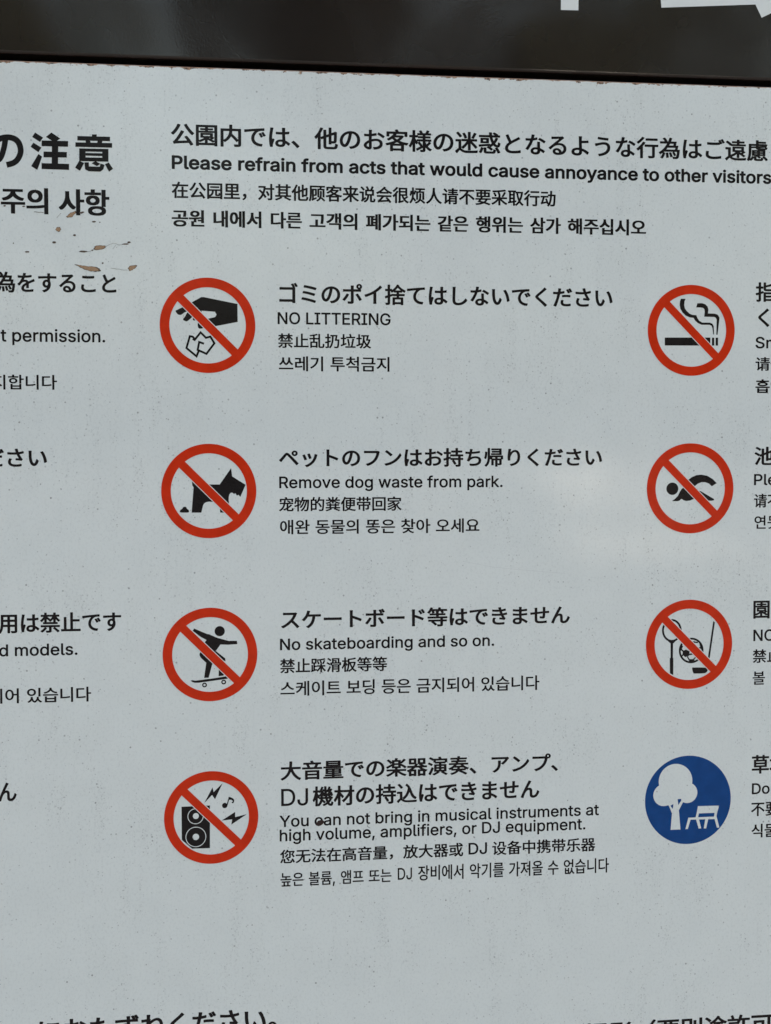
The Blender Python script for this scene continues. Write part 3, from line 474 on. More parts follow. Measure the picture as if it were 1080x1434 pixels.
def set_run(run):
    """one stretch of characters, fitted to its ink box on the board (mm): left, right, top, bottom"""
    text, kind, weight, xl, xr, yt, yb, space = run[:8]
    ref = run[8] if len(run) > 8 else text          # the whole line gives the height of a word set by itself
    x = 0.0
    G = []
    for ch in text:
        if ch != ' ':
            k = 'l' if kind == 'l' or ch == ',' else 'c'
            G.append((ch, x, glyph(ch, k, weight)))
        x += advance(ch, kind, space)
    lo = min(x + g[1] for ch, x, g in G)
    hi = max(x + g[3] for ch, x, g in G)
    if kind == 'l':
        b0, t0 = -weight, 0.72 + weight
    else:
        tall = [glyph(ch, 'c', weight) for ch in ref if ch not in '、，,。（ ']
        b0, t0 = min(g[2] for g in tall), max(g[4] for g in tall)
    sx, sy = (xr - xl) / (hi - lo), (yt - yb) / (t0 - b0)
    out = []
    for ch, gx, g in G:
        vs, fs = fill(g[0])
        out.append(([(xl + (gx + px - lo) * sx, yb + (py - b0) * sy) for px, py in vs], fs))
    return out


# ------------------------------------------------------------------ printed content of the board, board millimetres
TEXT = [
["Japanese heading line asking not to disturb others",[["公園内では、他のお客様の迷惑となるような行為はご遠慮","c",0.0275,-33.18,555.59,189.43,168.31,0.3]]],
["bold English line beginning Please refrain from acts",[["Please refrain from acts that would cause annoyance to other visitors","l",0.033,-32.5,559.5,159.08,146.28,0.3]]],
["Chinese heading line under the bold English line",[["在公园里，对其他顾客来说会很烦人请不要采取行动","c",0.0275,-32.73,338.47,134.75,118.96,0.3]]],
["bold Korean heading line",[["공원","c",0.036,-32.95,-2.37,108.35,92.55,0.3,"공원 내에서 다른 고객의 폐가되는 같은 행위는 삼가 해주십시오"],["내에서","c",0.036,6.07,51.43,108.35,92.55,0.3,"공원 내에서 다른 고객의 폐가되는 같은 행위는 삼가 해주십시오"],["다른","c",0.036,60.24,89.97,108.35,92.55,0.3,"공원 내에서 다른 고객의 폐가되는 같은 행위는 삼가 해주십시오"],["고객의","c",0.036,97.14,143.28,108.35,92.55,0.3,"공원 내에서 다른 고객의 폐가되는 같은 행위는 삼가 해주십시오"],["폐가되는","c",0.036,151.43,214.36,108.35,92.55,0.3,"공원 내에서 다른 고객의 폐가되는 같은 행위는 삼가 해주십시오"],["같은","c",0.036,221.36,251.59,108.35,92.55,0.3,"공원 내에서 다른 고객의 폐가되는 같은 행위는 삼가 해주십시오"],["행위는","c",0.036,258.99,305.81,108.35,92.55,0.3,"공원 내에서 다른 고객의 폐가되는 같은 행위는 삼가 해주십시오"],["삼가","c",0.036,312.95,343.73,108.35,92.55,0.3,"공원 내에서 다른 고객의 폐가되는 같은 행위는 삼가 해주십시오"],["해주십시오","c",0.036,350.56,430.13,108.35,92.55,0.3,"공원 내에서 다른 고객의 폐가되는 같은 행위는 삼가 해주십시오"]]],
["large bold Japanese title, cropped at left",[["drawn",[[[-183.23,143.58],[-182.79,143.71],[-182.17,143.86],[-181.39,144.05],[-180.49,144.29],[-179.53,144.56],[-178.54,144.88],[-177.55,145.26],[-176.64,145.71],[-175.85,146.17],[-175.12,146.63],[-174.41,147.15],[-173.72,147.71],[-173.05,148.34],[-172.41,149.02],[-171.8,149.77],[-171.25,150.56],[-170.73,151.41],[-170.25,152.3],[-169.79,153.25],[-169.36,154.26],[-168.98,155.3],[-168.67,156.39],[-168.42,157.5],[-168.27,158.64],[-168.23,159.77],[-168.27,160.91],[-168.38,162.05],[-168.57,163.17],[-168.81,164.26],[-169.11,165.31],[-169.46,166.32],[-169.86,167.26],[-170.31,168.14],[-170.83,168.96],[-171.41,169.73],[-172.05,170.45],[-172.74,171.1],[-173.48,171.69],[-174.26,172.22],[-175.1,172.69],[-176.0,173.1],[-176.95,173.44],[-177.94,173.72],[-178.94,173.94],[-179.97,174.1],[-181.01,174.2],[-182.05,174.24],[-183.08,174.22],[-184.1,174.15],[-185.14,174.03],[-186.2,173.85],[-187.28,173.6],[-188.36,173.3],[-189.44,172.91],[-190.5,172.44],[-191.52,171.89],[-192.49,171.24],[-193.41,170.52],[-194.29,169.74],[-195.13,168.9],[-195.91,168.02],[-196.64,167.1],[-197.3,166.14],[-197.89,165.15],[-198.41,164.09],[-198.85,163.0],[-199.22,161.88],[-199.51,160.76],[-199.74,159.66],[-199.9,158.57],[-200.01,157.53],[-200.05,156.47],[-199.98,155.34],[-199.77,154.24],[-199.49,153.24],[-199.17,152.34],[-198.86,151.56],[-198.58,150.9],[-198.38,150.43],[-198.25,150.09],[-193.29,152.14],[-193.47,152.62],[-193.72,153.21],[-193.98,153.82],[-194.23,154.45],[-194.46,155.09],[-194.64,155.7],[-194.74,156.23],[-194.77,156.73],[-194.74,157.34],[-194.66,158.1],[-194.54,158.9],[-194.37,159.72],[-194.16,160.54],[-193.91,161.32],[-193.62,162.04],[-193.3,162.68],[-192.92,163.31],[-192.47,163.97],[-191.95,164.63],[-191.38,165.27],[-190.78,165.87],[-190.17,166.41],[-189.55,166.89],[-188.96,167.29],[-188.36,167.62],[-187.69,167.91],[-186.97,168.17],[-186.2,168.38],[-185.41,168.56],[-184.61,168.69],[-183.81,168.79],[-183.06,168.84],[-182.33,168.86],[-181.59,168.83],[-180.84,168.75],[-180.1,168.64],[-179.39,168.48],[-178.73,168.3],[-178.14,168.08],[-177.62,167.85],[-177.14,167.58],[-176.7,167.28],[-176.28,166.95],[-175.9,166.59],[-175.55,166.19],[-175.22,165.76],[-174.93,165.28],[-174.66,164.77],[-174.41,164.18],[-174.17,163.49],[-173.96,162.73],[-173.78,161.93],[-173.65,161.11],[-173.56,160.32],[-173.54,159.56],[-173.56,158.89],[-173.65,158.25],[-173.8,157.56],[-174.02,156.82],[-174.28,156.08],[-174.6,155.35],[-174.94,154.64],[-175.29,153.99],[-175.64,153.42],[-175.97,152.94],[-176.32,152.51],[-176.68,152.12],[-177.08,151.76],[-177.5,151.41],[-177.96,151.08],[-178.46,150.76],[-178.95,150.47],[-179.46,150.22],[-180.11,149.97],[-180.87,149.73],[-181.68,149.5],[-182.48,149.29],[-183.24,149.1],[-183.92,148.93],[-184.44,148.78]],[[-199.3,153.49],[-199.23,153.29],[-199.15,152.98],[-199.01,152.5],[-198.84,151.93],[-198.62,151.29],[-198.31,150.6],[-197.88,149.86],[-197.29,149.18],[-196.68,148.69],[-196.1,148.31],[-195.46,147.97],[-194.76,147.68],[-193.99,147.45],[-193.13,147.32],[-192.18,147.34],[-191.21,147.56],[-190.39,147.92],[-189.68,148.36],[-189.01,148.88],[-188.39,149.47],[-187.82,150.13],[-187.28,150.86],[-186.78,151.65],[-186.31,152.52],[-185.87,153.48],[-185.45,154.53],[-185.06,155.64],[-184.69,156.8],[-184.34,157.98],[-184.01,159.16],[-183.7,160.33],[-183.41,161.48],[-183.14,162.68],[-182.88,163.98],[-182.65,165.29],[-182.43,166.59],[-182.24,167.8],[-182.07,168.88],[-181.94,169.78],[-181.83,170.44],[-186.91,171.1],[-187.02,170.4],[-187.16,169.49],[-187.33,168.41],[-187.51,167.23],[-187.72,165.99],[-187.94,164.76],[-188.17,163.59],[-188.41,162.52],[-188.68,161.47],[-188.97,160.37],[-189.28,159.26],[-189.6,158.18],[-189.92,157.16],[-190.25,156.22],[-190.58,155.41],[-190.88,154.74],[-191.18,154.2],[-191.48,153.72],[-191.76,153.34],[-192.02,153.03],[-192.26,152.81],[-192.46,152.65],[-192.61,152.56],[-192.65,152.54],[-192.58,152.55],[-192.58,152.55],[-192.7,152.58],[-192.91,152.64],[-193.15,152.74],[-193.39,152.87],[-193.61,153.01],[-193.69,153.06],[-193.67,153.04],[-193.72,153.14],[-193.83,153.4],[-193.96,153.76],[-194.08,154.16],[-194.2,154.59],[-194.32,155.03],[-194.44,155.37]],[[-160.41,172.47],[-157.63,176.63],[-150.49,172.17],[-153.27,168.0]],[[-161.96,163.38],[-159.32,167.25],[-152.04,162.93],[-154.83,158.62]],[[-161.61,145.59],[-154.85,157.01],[-151.56,154.61],[-156.04,142.22]],[[-147.89,172.82],[-142.79,177.06],[-134.77,171.73],[-140.01,168.08]],[[-151.82,169.5],[-127.71,169.59],[-127.77,164.32],[-151.88,164.24]],[[-142.48,166.84],[-136.7,167.0],[-137.25,145.04],[-143.03,144.89]],[[-150.21,159.32],[-128.99,159.46],[-129.04,154.33],[-150.27,154.06]],[[-152.07,148.61],[-127.08,148.52],[-127.15,142.95],[-152.14,143.2]],[[-105.89,176.36],[-101.53,176.49],[-101.56,173.11],[-105.92,172.99]],[[-119.26,174.51],[-89.31,174.63],[-89.35,170.52],[-119.3,170.41]],[[-112.19,171.34],[-107.83,171.47],[-106.85,167.54],[-111.07,167.42]],[[-100.42,171.24],[-96.05,171.36],[-97.25,167.51],[-101.62,167.39]],[[-121.06,168.61],[-87.48,168.81],[-87.52,164.54],[-121.11,164.5]],[[-117.65,163.13],[-90.89,163.28],[-90.92,160.48],[-117.68,160.35]],[[-117.69,159.03],[-90.93,159.16],[-90.95,156.66],[-117.72,156.54]],[[-117.74,154.92],[-90.97,155.04],[-91.01,151.51],[-117.78,151.4]],[[-117.66,161.67],[-111.86,161.83],[-111.96,152.29],[-117.77,152.14]],[[-96.58,162.24],[-90.9,162.39],[-91.0,152.39],[-96.69,152.25]],[[-121.62,145.14],[-117.77,151.7],[-113.29,149.76],[-117.15,142.47]],[[-113.0,150.35],[-109.07,150.45],[-108.97,146.64],[-98.93,146.6],[-98.32,149.56],[-94.54,148.48],[-95.75,144.33],[-98.69,142.05],[-109.16,142.23],[-112.49,143.91]],[[-106.47,149.64],[-102.95,151.79],[-98.32,149.26],[-101.55,147.12]],[[-94.24,149.08],[-90.72,150.78],[-86.84,145.0],[-90.52,142.26]]]]]],
["large bold Korean title, cropped at left",[["주의","c",0.036,-189.58,-146.42,125.77,101.43,0.3,"주의 사항"],["사항","c",0.036,-136.92,-90.53,125.5,101.04,0.3,"주의 사항"]]],
["Japanese line ending left of the litter symbol",[["為をすること","c",0.0285,-195.61,-84.91,47.87,28.55,0.3]]],
["English line ending in permission",[["t permission.","l",0.019,-191.43,-95.64,-5.13,-16.97,0.3]]],
["Korean line below permission",[["지합니다","c",0.018,-200.28,-140.46,-47.51,-61.56,0.3]]],
["Japanese line ending left of the dog symbol",[["ださい","c",0.0285,-208.35,-150.52,-116.52,-133.68,0.3]]],
["Japanese line ending left of the skateboard symbol",[["用は禁止です","c",0.0285,-197.06,-83.5,-270.96,-290.16,0.3]]],
["English line ending in models",[["d models.","l",0.019,-196.72,-124.41,-300.31,-311.63,0.3]]],
["Korean line below models",[["되어 있습니다","c",0.0205,-206.89,-112.29,-342.04,-356.33,0.3]]],
["single Japanese character at the left edge",[["ん","c",0.0285,-199.19,-182.21,-431.28,-449.16,0.3]]],
["Japanese line cut by the bottom of the photo, left",[["におたずねください。","c",0.0285,-165.19,61.77,-660.47,-683.36,0.3]]],
["Japanese line cut by the bottom of the photo, right",[["撮影（要別途許可","c",0.0285,371.01,570.0,-695.07,-718.32,0.3]]],
["Japanese line beside the litter symbol",[["ゴミのポイ捨てはしないでください","c",0.0285,67.9,396.35,41.36,21.35,0.3]]],
["English line reading NO LITTERING",[["NO LITTERING","l",0.019,66.27,175.22,13.34,1.87,0.3]]],
["Chinese line beside the litter symbol",[["禁止乱扔垃圾","c",0.023,66.43,156.33,-6.72,-20.73,0.3]]],
["Korean line beside the litter symbol",[["쓰레기 투척금지","c",0.0205,67.26,174.08,-28.49,-42.89,0.3]]],
["Japanese line beside the dog symbol",[["ペットのフンはお持ち帰りください","c",0.0285,66.78,386.4,-116.52,-134.97,0.3]]],
["English line reading Remove dog waste from park",[["Remove dog waste from park.","l",0.019,66.93,285.89,-143.67,-154.99,0.3]]],
["Chinese line beside the dog symbol",[["宠物的粪便带回家","c",0.023,66.55,185.79,-163.4,-177.48,0.3]]],
["Korean line beside the dog symbol",[["애완 동물의 똥은 찾아 오세요","c",0.0205,67.46,262.8,-185.28,-199.45,0.3]]],
["Japanese line beside the skateboard symbol",[["スケートボード等はできません","c",0.0285,68.09,354.18,-272.23,-291.17,0.3]]],
["English line reading No skateboarding and so on",[["No skateboarding and so on.","l",0.019,66.86,277.64,-300.09,-311.38,0.3]]],
["Chinese line beside the skateboard symbol",[["禁止踩滑板等等","c",0.023,66.75,171.1,-319.46,-333.82,0.3]]],
["Korean line beside the skateboard symbol",[["스케이트 보딩 등은 금지되어 있습니다","c",0.019,66.98,323.44,-341.5,-356.18,0.28]]],
["first Japanese line beside the loudspeaker symbol",[["大音量での楽器演奏、アンプ、","c",0.0285,66.69,342.59,-419.56,-438.35,0.3]]],
["second Japanese line beside the loudspeaker symbol",[["DJ","l",0.01,67.17,93.37,-446.46,-463.23,0.3],["機材の持込はできません","c",0.0285,97.68,323.71,-445.03,-464.74,0.3]]],
["English line beginning You can not bring",[["You can not bring in musical instruments at","l",0.018,65.53,384.76,-472.5,-483.83,0.3]]],
["English line beginning high volume",[["high volume, amplifiers, or DJ equipment.","l",0.018,65.59,370.91,-486.25,-497.81,0.3]]],
["Chinese line beside the loudspeaker symbol",[["您无法在高音量，放大器或","c",0.023,65.76,246.71,-505.94,-519.73,0.3],["DJ","l",0.018,251.95,270.66,-506.69,-518.33,0.3],["设备中携带乐器","c",0.023,275.78,381.15,-506.14,-520.08,0.3]]],
["narrow Korean line below the loudspeaker text",[["높은 볼륨, 앰프 또는","c",0.019,66.12,175.05,-528.69,-542.31,0.33],["DJ","l",0.013,181.21,195.41,-528.79,-540.58,0.3],["장비에서 악기를 가져올 수 없습니다","c",0.019,201.46,395.35,-527.25,-542.36,0.33]]],
["Japanese character right of the cigarette symbol",[["指","c",0.0285,544.01,563.87,48.64,29.17,0.3]]],
["single hiragana stroke right of the cigarette symbol",[["く","c",0.0285,546.87,558.79,22.65,4.14,0.3]]],
["English letters right of the cigarette symbol",[["Sm","l",0.019,544.26,568.66,-5.79,-17.2,0.3]]],
["Chinese characters right of the cigarette symbol",[["请勿","c",0.023,544.46,575.28,-25.84,-39.64,0.3]]],
["Korean characters right of the cigarette symbol",[["흡연","c",0.0275,544.66,574.75,-48.16,-61.88,0.3]]],
["Japanese character right of the swimmer symbol",[["池","c",0.0285,544.28,564.92,-115.69,-134.22,0.3]]],
["English letters right of the swimmer symbol",[["Ple","l",0.019,544.05,567.42,-143.16,-154.44,0.3]]],
["Chinese characters right of the swimmer symbol",[["请不","c",0.023,544.24,572.17,-163.07,-177.03,0.3]]],
["Korean characters right of the swimmer symbol",[["연못","c",0.018,544.89,571.62,-184.96,-198.59,0.3]]],
["Japanese character right of the sports symbol",[["園","c",0.0285,544.59,561.91,-271.2,-289.39,0.3]]],
["English letters right of the sports symbol",[["NO","l",0.019,544.84,567.49,-300.49,-312.18,0.3]]],
["Chinese characters right of the sports symbol",[["禁止","c",0.023,544.28,573.78,-320.49,-334.37,0.3]]],
["Korean character right of the sports symbol",[["볼","c",0.018,544.49,557.6,-343.03,-356.56,0.3]]],
["Japanese characters right of the blue symbol",[["草地","c",0.0285,544.4,582.55,-428.39,-447.56,0.3]]],
["English letters right of the blue symbol",[["Do","l",0.019,544.72,563.73,-457.26,-468.47,0.3]]],
["Chinese characters right of the blue symbol",[["不要","c",0.023,544.07,573.63,-476.91,-491.14,0.3]]],
["Korean characters right of the blue symbol",[["식물","c",0.023,544.66,571.79,-499.01,-513.2,0.3]]]
]

PICTOGRAMS = [
["red no littering symbol",[0.0,0.0],[["hand_silhouette",[["k","poly",[[-14.64,21.68],[-5.96,26.67],[-3.47,26.71],[28.2,20.62],[28.29,3.59],[8.48,-0.42],[4.28,-0.86],[-1.15,5.08],[0.85,6.5],[7.14,7.96],[8.35,10.38],[6.88,12.96],[-5.76,13.81],[-5.4,9.02],[-12.51,13.93],[-15.95,18.87]]],["k","smooth",[[-30.06,13.32],[-28.17,14.54],[-24.39,16.38],[-20.92,17.22],[-19.26,13.65],[-21.95,11.82],[-25.24,9.69],[-28.21,10.36]]],["k","smooth",[[-23.19,5.63],[-21.29,8.05],[-19.28,11.66],[-16.5,12.09],[-14.54,8.42],[-16.75,5.7],[-19.54,3.68],[-21.92,4.25]]],["k","smooth",[[-14.07,5.73],[-13.08,4.55],[-11.59,4.76],[-10.58,6.97],[-13.06,7.44]]],["k","smooth",[[-9.44,0.99],[-8.13,3.0],[-4.19,-1.95],[-6.88,-3.17],[-8.87,-2.3]]]]],["crumpled_paper_outline",[["k","stroke",[[-14.21,-12.83],[-12.43,-13.82],[-6.71,-6.67],[-1.77,-11.72],[2.42,-10.58],[6.16,-16.85],[-1.39,-26.92],[-9.62,-23.19],[-8.17,-15.78],[-3.61,-17.34]],1.99],["k","stroke",[[-12.23,-13.01],[-14.2,-10.84],[-16.88,-10.36],[-20.14,-21.57],[-10.76,-29.29],[-8.43,-23.78]],1.99]]]]],
["red no dog fouling symbol",[0.0,-157.24],[["dog_silhouette",[["k","poly",[[-15.98,-148.37],[-11.8,-150.21],[1.69,-150.98],[10.2,-151.02],[21.15,-135.41],[22.1,-143.3],[34.83,-151.45],[29.72,-163.07],[28.02,-161.03],[26.4,-161.73],[25.21,-159.5],[23.7,-160.19],[22.0,-158.77],[20.59,-159.06],[19.37,-160.57],[18.75,-163.0],[18.63,-166.03],[19.11,-170.08],[18.05,-177.97],[10.51,-177.91],[10.07,-170.02],[4.57,-167.76],[0.06,-167.33],[-2.94,-167.91],[-4.65,-169.11],[-5.67,-170.92],[-7.32,-177.78],[-16.51,-177.7],[-14.52,-153.72],[-15.71,-151.7]]]]],["waste_silhouette",[["k","smooth",[[-27.67,-176.61],[-26.96,-175.1],[-25.46,-174.01],[-24.15,-172.3],[-21.75,-172.32],[-20.77,-174.04],[-19.38,-175.06],[-19.0,-176.68],[-20.2,-177.58],[-26.38,-177.53]]]]]]],
["red no skateboarding symbol",[0.0,-313.96],[["skateboarder_silhouette",[["k","circle",[9.21,-291.65],4.88,0.0],["k","poly",[[-15.08,-288.65],[-2.88,-294.07],[-0.88,-294.51],[7.15,-298.13],[17.71,-301.2],[25.49,-301.26],[26.07,-304.43],[17.18,-304.86],[9.92,-304.51],[4.84,-311.34],[-0.98,-309.18],[-5.96,-302.96],[-3.33,-299.96],[-8.93,-296.8],[-16.4,-290.86]]],["k","poly",[[3.04,-309.77],[6.25,-311.37],[14.26,-317.97],[14.65,-320.94],[12.03,-319.66],[3.02,-312.32]]],["k","poly",[[-8.84,-311.25],[-10.15,-312.85],[-10.07,-314.89],[-8.68,-317.16],[-3.79,-321.86],[-5.91,-336.39],[-1.59,-336.29],[2.14,-322.5],[6.94,-326.69],[-1.04,-316.31]]],["k","poly",[[8.14,-327.74],[7.89,-335.08],[12.43,-334.58],[13.45,-332.97]]]]],["skateboard_silhouette",[["k","poly",[[-18.79,-338.83],[-17.08,-338.26],[-14.27,-338.84],[2.84,-337.01],[16.47,-335.08],[17.47,-336.64],[16.25,-337.74],[-11.27,-340.95],[-14.79,-340.87],[-17.09,-340.1]]],["k","circle",[-5.56,-343.23],2.29,1.09],["k","circle",[12.69,-340.82],2.29,1.09]]]]],
["red no loud music symbol",[0.0,-471.76],[["loudspeaker_silhouette",[["k","poly",[[-28.4,-460.28],[-1.29,-460.04],[-1.6,-501.53],[-18.56,-501.36],[-28.36,-492.42]]],["w","circle",[-15.09,-470.02],7.66,6.97],["w","circle",[-14.79,-469.82],2.89,0.0],["w","circle",[-14.94,-490.08],9.85,9.15],["w","circle",[-14.94,-490.08],3.08,0.0]]],["sound_bolt_silhouette",[["k","poly",[[-6.62,-457.38],[1.26,-442.55],[2.34,-447.11],[11.0,-438.77],[3.6,-454.15],[0.8,-449.93]]],["k","poly",[[9.73,-475.17],[22.77,-467.2],[22.74,-472.26],[33.94,-469.79],[19.03,-479.44],[19.88,-474.32]]]]],["music_note_silhouette",[["k","circle",[12.87,-460.55],2.59,0.0],["k","stroke",[[15.1,-460.33],[17.18,-452.98]],1.09],["k","smooth",[[16.68,-452.45],[19.21,-453.06],[21.43,-454.58],[21.93,-456.45],[21.0,-458.58],[19.38,-458.01],[20.61,-456.61],[18.99,-455.31],[16.66,-455.03]]]]]]],
["red no smoking symbol",[477.42,0.0],[["cigarette_silhouette",[["k","poly",[[449.99,-7.34],[497.16,-6.9],[497.22,-14.89],[450.04,-15.18]]],["k","poly",[[498.81,-6.99],[501.23,-6.97],[501.29,-14.85],[498.87,-14.87]]],["k","poly",[[502.66,-6.96],[505.19,-6.93],[505.26,-14.82],[502.72,-14.84]]]]],["smoke_silhouette",[["k","poly",[[466.41,31.21],[471.33,31.17],[470.14,28.65],[469.84,24.98],[470.52,21.85],[472.51,19.05],[475.26,16.68],[478.55,15.35],[482.39,15.19],[483.5,12.58],[485.39,9.77],[488.47,7.92],[496.71,7.9],[499.25,6.77],[500.59,4.37],[500.98,-3.82],[500.1,-3.83],[499.17,2.78],[498.16,4.87],[496.18,5.69],[487.94,5.71],[484.09,7.35],[481.33,9.73],[479.45,12.53],[475.84,12.81],[471.45,14.64],[468.15,17.64],[465.94,21.27],[465.15,24.92],[465.45,28.59]]],["k","poly",[[483.4,26.93],[488.33,27.1],[491.63,26.09],[494.06,23.71],[494.96,20.78],[494.44,17.0],[501.59,16.87],[504.67,15.86],[506.57,12.84],[504.62,-4.0],[503.3,-4.01],[503.62,10.7],[502.72,12.79],[501.06,13.61],[490.62,13.71],[491.13,18.96],[490.79,21.05],[489.46,22.39],[487.26,22.79],[482.22,22.73]]]]]]],
["red no swimming symbol",[477.42,-157.24],[["swimmer_silhouette",[["k","circle",[458.85,-157.51],6.18,0.0],["k","poly",[[475.59,-148.5],[478.65,-146.19],[483.59,-144.09],[489.09,-143.59],[495.17,-144.78],[500.71,-147.98],[504.95,-152.13],[499.89,-155.29],[496.88,-152.52],[493.01,-151.12],[489.15,-151.1],[485.3,-152.57],[482.02,-155.09],[477.6,-152.74]]],["k","poly",[[485.9,-159.45],[488.67,-160.21],[502.2,-168.03],[502.32,-169.31],[499.23,-169.82],[496.47,-169.59],[486.48,-162.32]]],["k","poly",[[458.49,-169.87],[461.44,-167.67],[464.49,-164.83],[466.66,-160.61],[468.62,-157.45],[470.48,-156.72],[483.21,-167.8],[480.46,-168.1],[477.17,-169.46],[473.32,-169.86],[470.57,-169.1],[468.91,-167.92],[467.81,-167.92],[466.5,-169.39],[463.98,-170.01]]]]]]],
["red no ball sports symbol",[477.42,-313.96],[["racket_silhouette",[["k","loop",[[468.52,-299.83],[468.39,-301.66],[467.98,-303.43],[467.31,-305.09],[466.4,-306.58],[465.26,-307.86],[463.95,-308.89],[462.49,-309.63],[460.94,-310.08],[459.33,-310.21],[457.72,-310.01],[456.16,-309.51],[454.7,-308.7],[453.37,-307.62],[452.22,-306.3],[451.29,-304.77],[450.6,-303.09],[450.17,-301.31],[450.02,-299.48],[450.15,-297.65],[450.55,-295.88],[451.22,-294.23],[452.13,-292.75],[453.26,-291.47],[454.58,-290.44],[456.03,-289.69],[457.58,-289.24],[459.19,-289.11],[460.79,-289.3],[462.36,-289.8],[463.82,-290.61],[465.15,-291.69],[466.3,-293.01],[467.24,-294.53],[467.93,-296.21],[468.36,-298.0]],2.06],["k","poly",[[455.8,-309.71],[459.34,-311.27],[462.85,-309.85],[463.3,-310.5],[460.67,-312.79],[460.55,-327.83],[458.13,-327.78],[458.03,-312.74],[455.37,-310.34]]],["k","smooth",[[457.36,-328.08],[457.9,-327.45],[460.44,-327.51],[460.99,-328.16],[460.99,-343.54],[460.22,-344.27],[458.12,-342.94],[457.56,-341.96]]]]],["ball_silhouette",[["k","circle",[479.6,-320.23],12.91,10.95],["k","poly",[[474.06,-319.15],[477.94,-321.05],[477.53,-325.32],[473.34,-326.83],[470.45,-324.1],[470.87,-320.58]]],["k","stroke",[[470.9,-324.53],[469.14,-326.42]],1.52],["k","stroke",[[471.65,-321.13],[468.31,-318.07]],1.52],["k","stroke",[[477.19,-324.24],[481.61,-323.7]],1.52],["k","stroke",[[475.55,-326.13],[477.56,-329.6],[481.66,-329.69],[484.63,-326.76]],1.3],["k","stroke",[[478.19,-309.52],[480.97,-311.5],[486.51,-312.36]],1.3],["k","stroke",[[484.89,-317.67],[490.43,-317.89]],1.3],["k","poly",[[477.24,-330.02],[483.32,-329.51],[482.23,-332.27],[477.81,-332.38]]],["k","poly",[[469.05,-313.61],[471.06,-315.78],[469.1,-320.01],[467.23,-321.04]]],["k","poly",[[487.61,-311.85],[491.2,-316.73],[491.45,-321.55],[489.32,-318.3]]]]],["club_silhouette",[["k","poly",[[502.42,-290.97],[504.2,-292.28],[499.05,-328.36],[497.16,-327.67]]],["k","smooth",[[480.83,-337.9],[483.38,-337.53],[493.91,-337.88],[495.81,-339.0],[496.93,-340.85],[495.39,-342.85],[492.29,-343.63],[483.42,-343.53],[481.75,-342.53]]]]]]],
["blue round symbol with white tree and bench",[477.42,-471.76],[["tree_silhouette",[["w","circle",[464.16,-452.22],17.57,0.0],["w","circle",[452.2,-466.0],11.17,0.0],["w","circle",[476.66,-464.5],10.41,0.0],["w","poly",[[449.94,-459.26],[479.85,-460.3],[475.51,-474.16],[471.07,-474.0],[455.58,-476.67]]],["w","poly",[[459.29,-501.59],[469.6,-501.66],[467.8,-481.96],[472.4,-473.4],[471.03,-468.61],[457.77,-472.44],[456.91,-476.72],[457.8,-478.04],[460.62,-484.93]]],["b","poly",[[466.39,-470.6],[470.16,-470.41],[470.17,-472.35],[467.21,-476.66]]],["b","poly",[[459.01,-477.01],[461.99,-475.29],[461.79,-478.19],[461.14,-480.32]]]]],["bench_silhouette",[["w","poly",[[487.77,-478.49],[510.18,-478.76],[508.12,-485.94],[486.49,-486.0]]],["w","poly",[[486.48,-485.57],[488.93,-485.66],[488.08,-489.95],[485.4,-489.85]]],["w","poly",[[505.44,-485.84],[508.23,-485.73],[507.26,-490.24],[504.8,-490.14]]],["w","poly",[[477.84,-489.89],[507.7,-489.82],[507.73,-492.42],[479.53,-492.0]]],["w","poly",[[477.84,-489.89],[480.3,-491.6],[477.37,-501.42],[474.82,-501.43]]],["w","poly",[[485.86,-491.81],[488.98,-491.71],[491.39,-501.32],[488.72,-501.43]]],["w","poly",[[495.67,-491.96],[498.79,-491.97],[496.63,-501.52],[494.07,-501.53]]],["w","poly",[[504.8,-490.14],[507.48,-489.59],[510.59,-501.19],[508.02,-501.31]]]]]]]
]

